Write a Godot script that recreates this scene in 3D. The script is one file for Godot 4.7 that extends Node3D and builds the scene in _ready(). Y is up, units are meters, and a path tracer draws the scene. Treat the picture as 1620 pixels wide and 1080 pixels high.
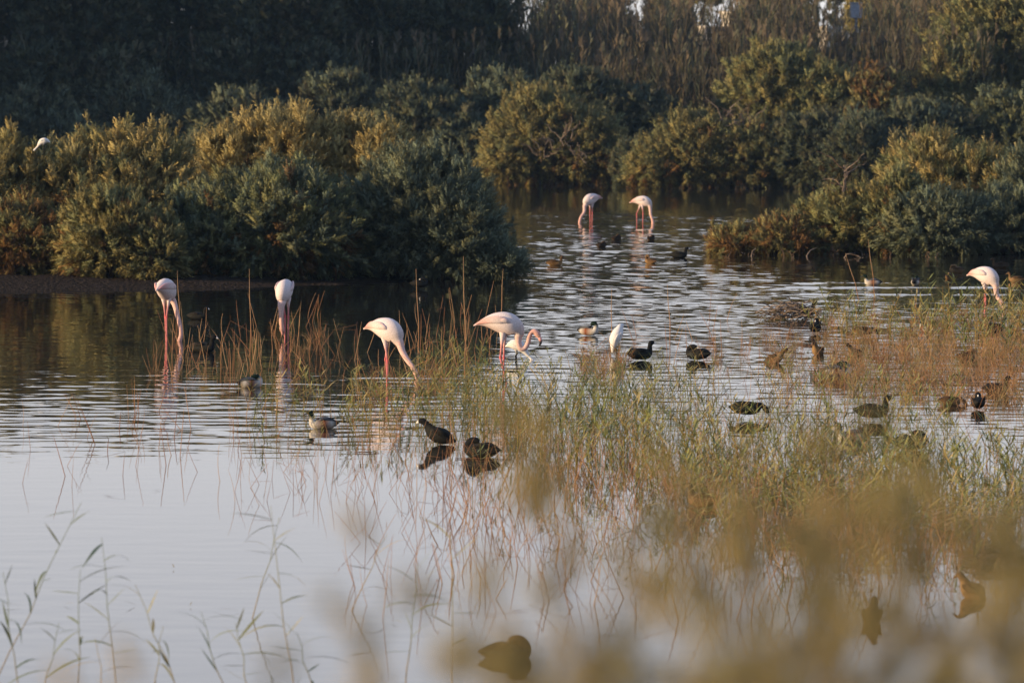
extends Node3D

const EYE := Vector3(0.0, 4.56, 0.0)
const FOCAL := 9000.0          # focal length in photo pixels (1620 wide)
const TAU_ := 6.283185307

var pitch := atan(412.0 / FOCAL)
var rng := RandomNumberGenerator.new()
var M := {}
var used := {}

# ---------------------------------------------------------------- mesh builder
class MB:
	var v := PackedVector3Array()
	var n := PackedVector3Array()
	var c := PackedColorArray()
	var idx := PackedInt32Array()
	func tri(a: int, b: int, d: int) -> void:
		var g := (v[d] - v[a]).cross(v[b] - v[a])
		if g.dot(n[a] + n[b] + n[d]) < 0.0:
			idx.append_array([a, d, b])
		else:
			idx.append_array([a, b, d])
	func vert(p: Vector3, nn: Vector3, col := Color.WHITE) -> int:
		v.append(p); n.append(nn); c.append(col)
		return v.size() - 1
	func blade(p: Vector3, dir: Vector3, length: float, width: float, side: Vector3, nn: Vector3, c0: Color, c1: Color) -> void:
		var s := side * width * 0.5
		var m := p + dir * length * 0.45
		var a := vert(p, nn, c0)
		var b := vert(m + s, nn, c0.lerp(c1, 0.5))
		var d := vert(m - s, nn, c0.lerp(c1, 0.5))
		var e := vert(p + dir * length, nn, c1)
		tri(a, b, d); tri(d, b, e)
	# a tapered tube through points
	func tube(pts: Array, radii: Array, seg: int, cols: Array) -> void:
		var side := Vector3.ZERO
		var first := v.size()
		for i in pts.size():
			var t: Vector3 = (pts[mini(i + 1, pts.size() - 1)] - pts[maxi(i - 1, 0)]).normalized()
			if i == 0:
				side = t.cross(Vector3(0.13, 0.21, 0.97)).normalized()
			side = (side - t * side.dot(t)).normalized()
			var up := t.cross(side)
			var col: Color = cols[mini(i, cols.size() - 1)]
			for k in seg:
				var a := TAU * k / seg
				var d := side * cos(a) + up * sin(a)
				vert(pts[i] + d * radii[i], d, col)
		for i in pts.size() - 1:
			for k in seg:
				var a := first + i * seg + k
				var b := first + i * seg + (k + 1) % seg
				tri(a, b, b + seg); tri(a, b + seg, a + seg)
		var e := vert(pts[-1] + (pts[-1] - pts[-2]).normalized() * radii[-1] * 0.7, (pts[-1] - pts[-2]).normalized(), cols[-1])
		for k in seg:
			tri(first + (pts.size() - 1) * seg + k, first + (pts.size() - 1) * seg + (k + 1) % seg, e)
	# rings: [pos, half width, half height, top colour, side colour, bottom colour]
	func body(rings: Array, seg := 14, sub := 4) -> void:
		var rr := []
		for i in rings.size() - 1:
			for s in sub:
				rr.append(mixed(rings, i, s / float(sub)))
		rr.append(rings[-1])
		var side := Vector3(0, 0, 1)
		var first := v.size()
		for i in rr.size():
			var t: Vector3 = (rr[mini(i + 1, rr.size() - 1)][0] - rr[maxi(i - 1, 0)][0]).normalized()
			side = (side - t * side.dot(t)).normalized()
			var up := side.cross(t)
			for k in seg:
				var a := TAU * k / seg
				var w: float = rr[i][1]
				var h: float = rr[i][2]
				var d := side * cos(a) * w + up * sin(a) * h
				var nn := (side * cos(a) / maxf(w, 0.004) + up * sin(a) / maxf(h, 0.004)).normalized()
				var grow: float = (rr[mini(i + 1, rr.size() - 1)][2] - rr[maxi(i - 1, 0)][2]) / maxf((rr[mini(i + 1, rr.size() - 1)][0] - rr[maxi(i - 1, 0)][0]).length(), 0.001)
				nn = (nn - t * clampf(grow, -2.0, 2.0)).normalized()
				var sn := sin(a)
				var col: Color = rr[i][4]
				if sn > 0.0:
					col = col.lerp(rr[i][3], smoothstep(0.35, 0.8, sn))
				else:
					col = col.lerp(rr[i][5], smoothstep(0.25, 0.8, -sn))
				vert(rr[i][0] + d, nn, col)
		for i in rr.size() - 1:
			for k in seg:
				var a := first + i * seg + k
				var b := first + i * seg + (k + 1) % seg
				tri(a, b, b + seg); tri(a, b + seg, a + seg)
		for e in [0, rr.size() - 1]:
			var t: Vector3 = (rr[0][0] - rr[1][0]).normalized() if e == 0 else (rr[-1][0] - rr[-2][0]).normalized()
			var m := vert(rr[e][0] + t * minf(rr[e][1], rr[e][2]) * 0.6, t, rr[e][4])
			for k in seg:
				tri(first + e * seg + k, first + e * seg + (k + 1) % seg, m)
	static func cr(a, b, d, e, t: float):
		return (b * 2.0 + (d - a) * t + (a * 2.0 - b * 5.0 + d * 4.0 - e) * t * t + (b * 3.0 - a - d * 3.0 + e) * t * t * t) * 0.5
	static func mixed(r: Array, i: int, t: float) -> Array:
		var a: Array = r[maxi(i - 1, 0)]
		var b: Array = r[i]
		var d: Array = r[i + 1]
		var e: Array = r[mini(i + 2, r.size() - 1)]
		return [cr(a[0], b[0], d[0], e[0], t), maxf(cr(a[1], b[1], d[1], e[1], t), 0.002), maxf(cr(a[2], b[2], d[2], e[2], t), 0.002), b[3].lerp(d[3], t), b[4].lerp(d[4], t), b[5].lerp(d[5], t)]
	func mesh() -> ArrayMesh:
		var a := []
		a.resize(Mesh.ARRAY_MAX)
		a[Mesh.ARRAY_VERTEX] = v
		a[Mesh.ARRAY_NORMAL] = n
		a[Mesh.ARRAY_COLOR] = c
		a[Mesh.ARRAY_INDEX] = idx
		var m := ArrayMesh.new()
		m.add_surface_from_arrays(Mesh.PRIMITIVE_TRIANGLES, a)
		return m

# ---------------------------------------------------------------- small helpers
func lin(r: float, g: float, b: float) -> Color:
	return Color(r, g, b).linear_to_srgb()

func ray(px: float, py: float) -> Vector3:
	var d := Vector3((px - 810.0) / FOCAL, -(py - 540.0) / FOCAL, -1.0)
	return d.rotated(Vector3(1, 0, 0), -pitch)

func water(px: float, py: float) -> Vector3:      # the point of the water surface seen there
	var d := ray(px, py)
	var p := EYE + d * (EYE.y / -d.y)
	p.y = 0.0
	return p

func at(px: float, py: float, depth: float) -> Vector3:
	var d := ray(px, py)
	return EYE + d * (depth / -d.z)

func numbered(called: String) -> String:
	if not used.has(called):
		used[called] = 0
		return called
	used[called] += 1
	return "%s_%03d" % [called, used[called]]

func tag(o: Node3D, label: String, category := "", group := "", kind := "") -> Node3D:
	if label: o.set_meta("label", label)
	if category: o.set_meta("category", category)
	if group: o.set_meta("group", group)
	if kind: o.set_meta("kind", kind)
	return o

func base(called: String, where := Vector3.ZERO, turn := 0.0) -> Node3D:
	var o := Node3D.new()
	o.name = numbered(called)
	add_child(o)
	o.position = where
	o.rotation.y = turn
	return o

func part(parent: Node, called: String, mesh: Mesh, m: Material) -> MeshInstance3D:
	var o := MeshInstance3D.new()
	o.name = numbered(called) if parent == self else called
	o.mesh = mesh
	o.material_override = m
	parent.add_child(o, true)
	return o

func multi(parent: Node, called: String, mesh: Mesh, m: Material, where: Array, tints: Array) -> MultiMeshInstance3D:
	var mm := MultiMesh.new()
	mm.transform_format = MultiMesh.TRANSFORM_3D
	mm.use_colors = true
	mm.mesh = mesh
	mm.instance_count = where.size()
	for i in where.size():
		mm.set_instance_transform(i, where[i])
		mm.set_instance_color(i, tints[i])
	var o := MultiMeshInstance3D.new()
	o.name = numbered(called) if parent == self else called
	o.multimesh = mm
	o.material_override = m
	o.set_meta("kind", "stuff")
	parent.add_child(o, true)
	return o

func basis_y(y: Vector3, spin: float, s: float) -> Basis:     # a basis whose y axis is y
	var yy := y.normalized()
	var x := yy.cross(Vector3(0.31, 0.17, 0.93)).normalized()
	x = x.rotated(yy, spin)
	return Basis(x * s, yy * s, x.cross(yy) * s)

func rnd(a: float, b: float) -> float:
	return rng.randf_range(a, b)

func rdir() -> Vector3:
	var z := rnd(-1, 1)
	var a := rnd(0, TAU)
	var r := sqrt(1.0 - z * z)
	return Vector3(r * cos(a), z, r * sin(a))

func pick(palette: Array) -> Color:
	var c: Color = palette[rng.randi() % palette.size()]
	var k := rnd(0.8, 1.22)
	return Color(c.r * k, c.g * k, c.b * k)

# ---------------------------------------------------------------- materials
func noise_image(seed_: int, freq: float, lo: float, hi: float, size := 256) -> ImageTexture:
	var f := FastNoiseLite.new()
	f.seed = seed_
	f.frequency = freq
	f.fractal_octaves = 4
	var im := f.get_seamless_image(size, size)
	im.convert(Image.FORMAT_RGB8)
	for y in size:
		for x in size:
			var k := lerpf(lo, hi, im.get_pixel(x, y).r)
			im.set_pixel(x, y, Color(k, k, k))
	return ImageTexture.create_from_image(im)

func mat(called: String, col: Color, rough: float, vc := false, spec := 0.3) -> StandardMaterial3D:
	var m := StandardMaterial3D.new()
	m.resource_name = called
	m.albedo_color = col
	m.roughness = rough
	m.metallic_specular = spec
	m.vertex_color_use_as_albedo = vc
	m.cull_mode = BaseMaterial3D.CULL_DISABLED
	M[called] = m
	return m

func materials() -> void:
	var mottle := noise_image(5, 0.03, 0.55, 1.0)
	var soft := noise_image(9, 0.03, 0.74, 1.0)
	var m := mat("foliage", Color.WHITE, 0.75, true, 0.25)
	m.backlight_enabled = true
	m.backlight = Color(0.7, 0.7, 0.7)
	m = mat("reed_leaf", Color.WHITE, 0.6, true, 0.3)
	m.backlight_enabled = true
	m.backlight = Color(0.5, 0.5, 0.5)
	m = mat("bark", lin(0.16, 0.11, 0.075), 0.9, false, 0.15)
	m.albedo_texture = mottle; m.uv1_triplanar = true; m.uv1_scale = Vector3.ONE * 3.0
	m = mat("dead_bark", lin(0.36, 0.28, 0.22), 0.9, false, 0.15)
	m.albedo_texture = mottle; m.uv1_triplanar = true; m.uv1_scale = Vector3.ONE * 3.0
	m = mat("stalk", Color.WHITE, 0.7, true, 0.25)
	m = mat("plumage", Color.WHITE, 0.85, true, 0.2)
	m.albedo_texture = mottle; m.uv1_triplanar = true; m.uv1_scale = Vector3.ONE * 9.0
	m = mat("pale_plumage", Color.WHITE, 0.9, true, 0.2)
	m.albedo_texture = soft; m.uv1_triplanar = true; m.uv1_scale = Vector3.ONE * 6.0
	m = mat("bill", Color.WHITE, 0.45, true, 0.4)
	m = mat("mud", lin(0.055, 0.042, 0.033), 1.0, false, 0.05)
	m.albedo_texture = mottle; m.uv1_triplanar = true; m.uv1_world_triplanar = true; m.uv1_scale = Vector3.ONE * 0.6
	m.heightmap_enabled = true; m.heightmap_texture = noise_image(31, 0.05, 0.0, 1.0); m.heightmap_scale = 6.0
	m = mat("soil", lin(0.06, 0.05, 0.03), 0.95, false, 0.1)
	m.albedo_texture = mottle; m.uv1_triplanar = true; m.uv1_world_triplanar = true; m.uv1_scale = Vector3.ONE * 0.3
	m = mat("water", lin(0.018, 0.017, 0.014), 0.03, false, 0.5)
	m = mat("plaster", lin(0.75, 0.68, 0.58), 0.85)
	m.albedo_texture = soft; m.uv1_triplanar = true; m.uv1_world_triplanar = true; m.uv1_scale = Vector3.ONE * 0.4
	m = mat("roof_tile", lin(0.30, 0.13, 0.08), 0.85)
	m.albedo_texture = mottle; m.uv1_triplanar = true; m.uv1_world_triplanar = true; m.uv1_scale = Vector3.ONE * 0.6
	m = mat("window_glass", lin(0.03, 0.035, 0.04), 0.15, false, 0.5)
	m = mat("grey_paint", lin(0.30, 0.33, 0.38), 0.6)
	m.albedo_texture = soft; m.uv1_triplanar = true

# ---------------------------------------------------------------- the setting
func ground_height(x: float, z: float) -> float:
	var h := -0.6
	h = lerpf(h, 2.9, smoothstep(-13.0, -6.0, z))
	h = lerpf(h, 1.3, smoothstep(-254.0, -266.0, z))
	h += 1.2 * smoothstep(-266.0, -300.0, z)
	var edge := smoothstep(62.0, 75.0, absf(x)) if z > -266.0 else 0.0
	h = maxf(h, lerpf(h, 1.2, edge))
	return h

func sheet(called: String, xs: Array, zs: Array, height: Callable, m: Material) -> MeshInstance3D:
	var nx := xs.size()
	var v := PackedVector3Array()
	var nn := PackedVector3Array()
	var ix := PackedInt32Array()
	for z in zs:
		for x in xs:
			v.append(Vector3(x, height.call(x, z), z))
	nn.resize(v.size())
	for j in zs.size():
		for i in nx:
			var a := v[j * nx + maxi(i - 1, 0)]
			var b := v[j * nx + mini(i + 1, nx - 1)]
			var d := v[maxi(j - 1, 0) * nx + i]
			var e := v[mini(j + 1, zs.size() - 1) * nx + i]
			var t := (e - d).cross(b - a)
			nn[j * nx + i] = (t if t.y > 0.0 else -t).normalized()
	for j in zs.size() - 1:
		for i in nx - 1:
			var a := j * nx + i
			ix.append_array([a, a + nx, a + 1, a + 1, a + nx, a + nx + 1])
	var arr := []
	arr.resize(Mesh.ARRAY_MAX)
	arr[Mesh.ARRAY_VERTEX] = v
	arr[Mesh.ARRAY_NORMAL] = nn
	arr[Mesh.ARRAY_INDEX] = ix
	# zs run towards -z: flip so that front faces (clockwise) look up
	var g := (v[ix[2]] - v[ix[0]]).cross(v[ix[1]] - v[ix[0]])
	if g.y < 0.0:
		for k in range(0, ix.size(), 3):
			var s := ix[k + 1]
			ix[k + 1] = ix[k + 2]
			ix[k + 2] = s
		arr[Mesh.ARRAY_INDEX] = ix
	var me := ArrayMesh.new()
	me.add_surface_from_arrays(Mesh.PRIMITIVE_TRIANGLES, arr)
	return part(self, called, me, m)

func steps(a: float, b: float, n: int) -> Array:
	var r := []
	for i in n + 1:
		r.append(lerpf(a, b, i / float(n)))
	return r

func build_ground() -> void:
	var xs := [-900.0, -400.0, -200.0, -120.0, -90.0] + steps(-80, 80, 40) + [90.0, 120.0, 200.0, 400.0, 900.0]
	var zs := [300.0, 100.0, 40.0, 10.0, -2.0] + steps(-5, -15, 12) + [-30.0, -80.0, -160.0, -240.0] + steps(-250, -310, 30) + [-360.0, -500.0, -900.0, -1500.0]
	tag(sheet("ground", xs, zs, func(x, z): return ground_height(x, z), M.soil), "dark soil banks around and under the pond", "", "", "structure")

func ripple_strength(px: float, py: float) -> float:
	# calm water close by, ripples in the channel, long stripes at the edge of the tree reflection
	var s := 0.0008
	s = lerpf(s, 0.0043, smoothstep(750.0, 660.0, py))
	var left_calm := smoothstep(690.0, 605.0, py) * smoothstep(880.0, 760.0, px)
	s = lerpf(s, 0.0024, left_calm)
	var channel := smoothstep(600.0, 540.0, py) * smoothstep(760.0, 880.0, px)
	s = lerpf(s, 0.0046 * (1.0 + 1.3 * smoothstep(470.0, 380.0, py)), channel)
	s = lerpf(s, 0.006, channel * smoothstep(1180.0, 1300.0, px) * smoothstep(520.0, 430.0, py))
	s = lerpf(s, 0.004, smoothstep(345.0, 318.0, py))
	return s

func build_water() -> void:
	rng.seed = 6
	var u := []
	for i in 171:
		u.append(lerpf(-1.0, 1.0, i / 170.0))
	var zs := [8.0]
	var d := 9.0
	while d < 262.0:
		zs.append(d)
		d += clampf(d * d / 60000.0, 0.075, 0.3)
	var big := FastNoiseLite.new()
	big.seed = 4; big.frequency = 1.3; big.fractal_octaves = 2
	var fine := FastNoiseLite.new()
	fine.seed = 8; fine.frequency = 2.2; fine.fractal_octaves = 1
	var patch := FastNoiseLite.new()
	patch.seed = 12; patch.frequency = 0.07; patch.fractal_octaves = 2
	# [x from, x to, y in the photo, width in metres, height]: rings and wakes round birds
	var wakes := [[395, 515, 537, 0.14, 0.006], [255, 520, 607, 0.10, 0.006], [515, 720, 598, 0.2, 0.006], [600, 720, 603, 0.12, 0.005], [1230, 1600, 455, 0.5, 0.03], [1230, 1500, 447, 0.4, 0.02], [1240, 1620, 466, 0.4, 0.02],
		[1440, 1620, 488, 0.3, 0.012], [830, 1000, 357, 0.8, 0.012], [960, 1130, 363, 1.0, 0.014]]
	var wake_z := []
	for w in wakes:
		wake_z.append(water(w[0], w[2]).z)
	var nx := u.size() + 4
	var v := PackedVector3Array()
	var nn := PackedVector3Array()
	var ix := PackedInt32Array()
	for dd in zs:
		var half: float = 0.09 * dd * 1.25 + 4.0
		var z: float = -dd
		var py: float = 128.0 + EYE.y * FOCAL / dd
		for i in nx:
			var x: float
			if i < 2: x = [-85.0, -45.0][i]
			elif i >= nx - 2: x = [45.0, 85.0][i - nx + 2]
			else: x = u[i - 2] * half
			var px: float = 810.0 + x / dd * FOCAL
			var s := ripple_strength(px, py)
			var k := 0.65 + 0.9 * patch.get_noise_2d(x, z * 0.35)
			var h := s * clampf(k, 0.1, 1.6) * (big.get_noise_2d(x * 0.6, z) * 1.8 + 0.55 * fine.get_noise_2d(x * 0.7, z))
			for q in wakes.size():
				var w: Array = wakes[q]
				var e: float = (z - wake_z[q] - 0.25 * patch.get_noise_2d(x * 3.0, q * 9.0)) / w[3]
				if absf(e) < 2.5:
					h += w[4] * exp(-e * e) * smoothstep(w[0] - 20.0, w[0] + 40.0, px) * smoothstep(w[1] + 20.0, w[1] - 40.0, px)
			v.append(Vector3(x, h, z))
	nn.resize(v.size())
	for j in zs.size():
		for i in nx:
			var t := (v[mini(j + 1, zs.size() - 1) * nx + i] - v[maxi(j - 1, 0) * nx + i]).cross(v[j * nx + mini(i + 1, nx - 1)] - v[j * nx + maxi(i - 1, 0)])
			t = (t if t.y > 0.0 else -t).normalized()
			# the finest ripples, too small for the grid, only tilt the surface
			var q := v[j * nx + i]
			var px: float = 810.0 - q.x / q.z * FOCAL
			var py: float = 128.0 - EYE.y * FOCAL / q.z
			var rough := 0.015 * smoothstep(600.0, 540.0, py) * smoothstep(740.0, 900.0, px) * smoothstep(325.0, 352.0, py)
			rough = lerpf(rough, rough * 0.35, smoothstep(1180.0, 1320.0, px) * smoothstep(500.0, 430.0, py))
			rough += 0.0035 * smoothstep(740.0, 680.0, py)
			t += Vector3(rng.randfn(0, rough * 0.5), 0, rng.randfn(0, rough))
			nn[j * nx + i] = t.normalized()
	for j in zs.size() - 1:
		for i in nx - 1:
			var a := j * nx + i
			ix.append_array([a, a + nx, a + 1, a + 1, a + nx, a + nx + 1])
	var g := (v[ix[2]] - v[ix[0]]).cross(v[ix[1]] - v[ix[0]])
	if g.y < 0.0:
		ix.reverse()
	var arr := []
	arr.resize(Mesh.ARRAY_MAX)
	arr[Mesh.ARRAY_VERTEX] = v
	arr[Mesh.ARRAY_NORMAL] = nn
	arr[Mesh.ARRAY_INDEX] = ix
	var me := ArrayMesh.new()
	me.add_surface_from_arrays(Mesh.PRIMITIVE_TRIANGLES, arr)
	tag(part(self, "water", me, M.water), "still pond water mirroring the pale sky and the dark trees", "", "", "structure")

func island(called: String, label: String, centre: Vector3, rx: float, rz: float, top: float, seed_: int) -> void:
	var f := FastNoiseLite.new()
	f.seed = seed_; f.frequency = 0.35; f.fractal_octaves = 3
	var b := MB.new()
	var rows := 22
	var around := 140
	for j in rows + 1:
		var r := j / float(rows) * 1.12
		for i in around:
			var a := TAU * i / around
			var wob := 1.0 + 0.05 * f.get_noise_2d(cos(a) * 9.0, sin(a) * 9.0)
			var x := centre.x + cos(a) * rx * r * wob
			var z := centre.z + sin(a) * rz * r * wob
			var h := lerpf(top, -0.12, smoothstep(0.72, 1.06, r)) + 0.06 * f.get_noise_2d(x * 2.0, z * 2.0) * (1.0 - smoothstep(0.9, 1.1, r) * 0.6)
			b.vert(Vector3(x, h, z), Vector3.UP)
	for j in rows:
		for i in around:
			var p := j * around + i
			var q := j * around + (i + 1) % around
			b.tri(p, q, q + around); b.tri(p, q + around, p + around)
	tag(part(self, called, b.mesh(), M.mud), label, "", "", "structure")

# ---------------------------------------------------------------- bushes and trees
var plume_meshes := []

func make_plume(seed_: int, sub: int, blades: int, bw: float, bl: float) -> ArrayMesh:
	rng.seed = seed_
	var b := MB.new()
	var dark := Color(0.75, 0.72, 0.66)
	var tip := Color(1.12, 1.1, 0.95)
	for s in sub + 1:
		var t0 := 0.0 if s == 0 else rnd(0.05, 0.7)
		var a := rnd(0, TAU)
		var out := Vector3(cos(a), 0, sin(a))
		var axis := Vector3.UP if s == 0 else (Vector3.UP * 0.85 + out * rnd(0.35, 0.75)).normalized()
		var length := 1.0 if s == 0 else rnd(0.35, 0.62) * (1.15 - t0 * 0.6)
		var p0 := Vector3(0, t0 * 0.85, 0)
		for k in blades:
			var t := (k + rnd(0, 1)) / blades
			var p := p0 + axis * length * t
			var aa := rnd(0, TAU)
			var side := axis.cross(Vector3(cos(aa), 0.3, sin(aa))).normalized()
			var dir := (axis * rnd(0.6, 1.1) + side * rnd(0.4, 0.9)).normalized()
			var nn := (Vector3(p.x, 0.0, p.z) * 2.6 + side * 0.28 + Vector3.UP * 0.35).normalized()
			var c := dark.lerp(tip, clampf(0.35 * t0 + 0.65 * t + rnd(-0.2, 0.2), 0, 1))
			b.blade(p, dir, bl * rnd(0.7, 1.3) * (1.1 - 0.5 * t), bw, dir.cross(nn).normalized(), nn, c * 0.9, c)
	return b.mesh()

func limb(parent: Node, pts: Array, r0: float, r1: float, m: Material, called := "limb") -> void:
	var b := MB.new()
	var radii := []
	for i in pts.size():
		radii.append(lerpf(r0, r1, i / float(pts.size() - 1)))
	b.tube(pts, radii, 6, [Color.WHITE])
	part(parent, called, b.mesh(), m)

func wander(a: Vector3, b: Vector3, n: int, amount: float) -> Array:
	var r := []
	for i in n + 1:
		var t := i / float(n)
		var p := a.lerp(b, t) + Vector3(0, (b - a).length() * 0.08 * sin(t * PI), 0)
		if i > 0 and i < n:
			p += rdir() * amount
		r.append(p)
	return r

func variant_far(o: Dictionary, seed_: int) -> bool:
	return o.get("variant", seed_ % 3) >= 3

# lobes: [x, y, z, rx, ry, rz] in world metres
func bush(called: String, label: String, category: String, group: String, lobes: Array, plumes: int, size: float, palette: Array, seed_: int, o := {}) -> Node3D:
	rng.seed = seed_
	var foot: Vector3 = o.get("foot", Vector3(lobes[0][0], 0.1, lobes[0][2]))
	var root := base(called, foot)
	tag(root, label, category, group)
	if variant_far(o, seed_):
		plumes = int(plumes * 1.7)
		size *= 0.74
	var shape := FastNoiseLite.new()
	shape.seed = seed_; shape.frequency = 1.1
	var total := 0.0
	for l in lobes: total += l[3] * l[4] + l[3] * l[5]
	var where := []
	var tints := []
	var variant: int = o.get("variant", seed_ % 3)
	var floor_: float = o.get("floor", 0.12)
	var dry: Array = o.get("dry", [])
	for l in lobes:
		var c := Vector3(l[0], l[1], l[2])
		var rad := Vector3(l[3], l[4], l[5])
		var count := int(plumes * 1.6 * (l[3] * l[4] + l[3] * l[5]) / total)
		for k in count:
			var d := rdir()
			if d.y < -0.9: d.y = -d.y
			var inner := rng.randf() < 0.22
			var r := rnd(0.35, 0.72) if inner else rnd(0.72, 0.95)
			var bump := 1.0 + 0.42 * shape.get_noise_3d(d.x * 2.6 + c.x, d.y * 2.6 + c.y, d.z * 2.6 + c.z) + 0.26 * shape.get_noise_3d(d.x * 7.0, d.y * 7.0 + c.x, d.z * 7.0)
			var reach := rad
			if d.y < 0.0: reach.y = maxf(rad.y, (c.y - floor_) * 1.05)
			var p := c + d * reach * r * bump
			if d.y < 0.0: p += Vector3(d.x * rad.x, 0, d.z * rad.z) * 0.28 * -d.y
			var s := size * rnd(0.65, 1.25)
			var grow := (d * Vector3(0.9, 0.7, 0.9) + Vector3.UP * rnd(0.25, 0.9) + rdir() * 0.35)
			if d.y < -0.1: grow = d + Vector3.UP * rnd(-0.3, 0.5) + rdir() * 0.3
			if d.y > 0.75 and rng.randf() < 0.35:
				grow = Vector3.UP + rdir() * 0.25; s *= 1.45
			grow = grow.normalized()
			p -= grow * s * 0.5
			if p.y < floor_: p.y = floor_ + rnd(-0.1, 0.45) * size
			where.append(Transform3D(basis_y(grow, rnd(0, TAU), s), p - foot))
			var col := pick(palette)
			if dry.size():
				var low := 1.0 - clampf((p.y - floor_) / (c.y + rad.y), 0, 1)
				if shape.get_noise_3d(p.x * 1.3, p.y * 1.3, p.z * 1.3) + low * 0.55 > 0.52 + rnd(0, 0.3):
					col = pick(dry)
			tints.append(col)
	var spires: Array = o.get("spires", []).duplicate()
	if o.get("crest", size > 0.3):
		for l in lobes:
			for k in int(3.0 + l[3] * 2.2):
				var u := rnd(-0.9, 0.9)
				spires.append([l[0] + u * l[3], l[1] + l[4] * sqrt(1.0 - u * u) * 0.92, l[2] + rnd(-0.5, 0.6) * l[5], (rnd(0.2, 0.6) if rng.randf() < 0.6 else rnd(0.9, 1.7)) * size])
	for sp in spires:       # [x, y, z, height]: tall shoots
		var shoot: int = o.get("shoot", 9)
		for k in shoot:
			var h: float = sp[3] * k / float(shoot)
			var g := (Vector3.UP * 1.2 + rdir() * (0.5 - 0.035 * k)).normalized()
			where.append(Transform3D(basis_y(g, rnd(0, TAU), size * rnd(0.5, 0.8) * (1.15 - k * 0.075)), Vector3(sp[0], sp[1] + h - size * 0.4, sp[2]) + rdir() * 0.16 * size * (1.0 - 0.08 * k) - foot))
			tints.append(pick(palette))
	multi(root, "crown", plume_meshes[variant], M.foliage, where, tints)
	var tr: float = o.get("trunk", 0.07)
	for k in o.get("limbs", 6):
		var l: Array = lobes[rng.randi() % lobes.size()]
		var d := rdir()
		d.y = absf(d.y) * 0.8
		var from := Vector3(l[0] + rnd(-0.3, 0.3) * l[3], floor_ - 0.15, l[2] + rnd(-0.2, 0.4) * l[5])
		var to := Vector3(l[0], l[1], l[2]) + d * Vector3(l[3], l[4], l[5]) * rnd(0.55, 0.85)
		var pts := wander(from - foot, to - foot, 6, l[3] * 0.06)
		limb(root, pts, tr * rnd(0.7, 1.2), tr * 0.18, M.bark, "trunk" if k == 0 else "limb")
	return root

# ---------------------------------------------------------------- reeds
func leaf_mesh(length: float, width: float, droop: float, c0: Color, c1: Color) -> ArrayMesh:
	# grows along +x from the origin, arching
	var b := MB.new()
	var n := 5
	var rows := []
	for i in n + 1:
		var t := i / float(n)
		var p := Vector3(length * t * (1.0 - 0.12 * droop * t), length * (0.18 * t - droop * 0.55 * t * t), 0)
		var w := width * (0.35 + 1.1 * t) if t < 0.35 else width * (1.0 - pow((t - 0.35) / 0.65, 1.6)) * 0.74
		var col := c0.lerp(c1, t)
		var nn := Vector3(-0.18 + droop * t, 1.0, 0).normalized()
		rows.append([b.vert(p + Vector3(0, 0.10 * w, -w * 0.5), nn, col), b.vert(p, nn, col), b.vert(p + Vector3(0, 0.10 * w, w * 0.5), nn, col)])
	for i in n:
		for k in 2:
			b.tri(rows[i][k], rows[i][k + 1], rows[i + 1][k + 1])
			b.tri(rows[i][k], rows[i + 1][k + 1], rows[i + 1][k])
	return b.mesh()

var leaf_shapes := []        # [tone][shape]
var reed_greens := [Color(0.20, 0.205, 0.065), Color(0.145, 0.17, 0.06), Color(0.25, 0.235, 0.085), Color(0.32, 0.25, 0.105)]
var straws := [Color(0.34, 0.19, 0.095), Color(0.27, 0.13, 0.065), Color(0.36, 0.225, 0.12), Color(0.21, 0.10, 0.055)]

func make_leaf_shapes() -> void:
	for tone in reed_greens:
		var list := []
		for q in [[0.22, 0.018, 0.25], [0.28, 0.02, 0.6], [0.18, 0.016, 0.0], [0.25, 0.019, 1.0]]:
			list.append(leaf_mesh(q[0], q[1], q[2], tone, Color(tone.r * 1.25, tone.g * 1.12, tone.b * 1.05)))
		leaf_shapes.append(list)

# pts: the stem, from under the water to its tip; leaves are parts
func reed(called: String, pts: Array, r: float, leaves: int, tone: int, scale_: float, stem_tint: Color) -> Node3D:
	var root := base(called)
	var b := MB.new()
	var radii := []
	for i in pts.size(): radii.append(lerpf(r, r * 0.35, i / float(pts.size() - 1)))
	b.tube(pts, radii, 5, [stem_tint, stem_tint, stem_tint.lerp(reed_greens[tone], 0.4), reed_greens[tone]])
	part(root, "stem", b.mesh(), M.stalk)
	var spin := rnd(0, TAU)
	for k in leaves:
		var t := lerpf(0.3, 1.0, (k + rnd(0.0, 0.6)) / leaves)
		t = minf(t, 0.999)
		var f := t * (pts.size() - 1)
		var i := mini(int(f), pts.size() - 2)
		var p: Vector3 = pts[i].lerp(pts[i + 1], f - i)
		var o := part(root, "leaf", leaf_shapes[tone][rng.randi() % 4], M.reed_leaf)
		spin += PI + rnd(-0.6, 0.6)
		o.position = p
		o.rotation = Vector3(rnd(-0.5, 0.5), spin, rnd(-0.25, 0.85))
		o.scale = Vector3.ONE * scale_ * rnd(0.75, 1.15)
	return root

func bent(h: float, lean: float, sag: float, n := 5) -> Array:
	var a := rnd(0, TAU)
	var r := []
	for i in n + 1:
		var t := i / float(n)
		var q := lean * t + sag * t * t
		r.append(Vector3(cos(a) * q * h, h * t * (1.0 - 0.25 * sag * t) - 0.05, sin(a) * q * h))
	return r

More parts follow.
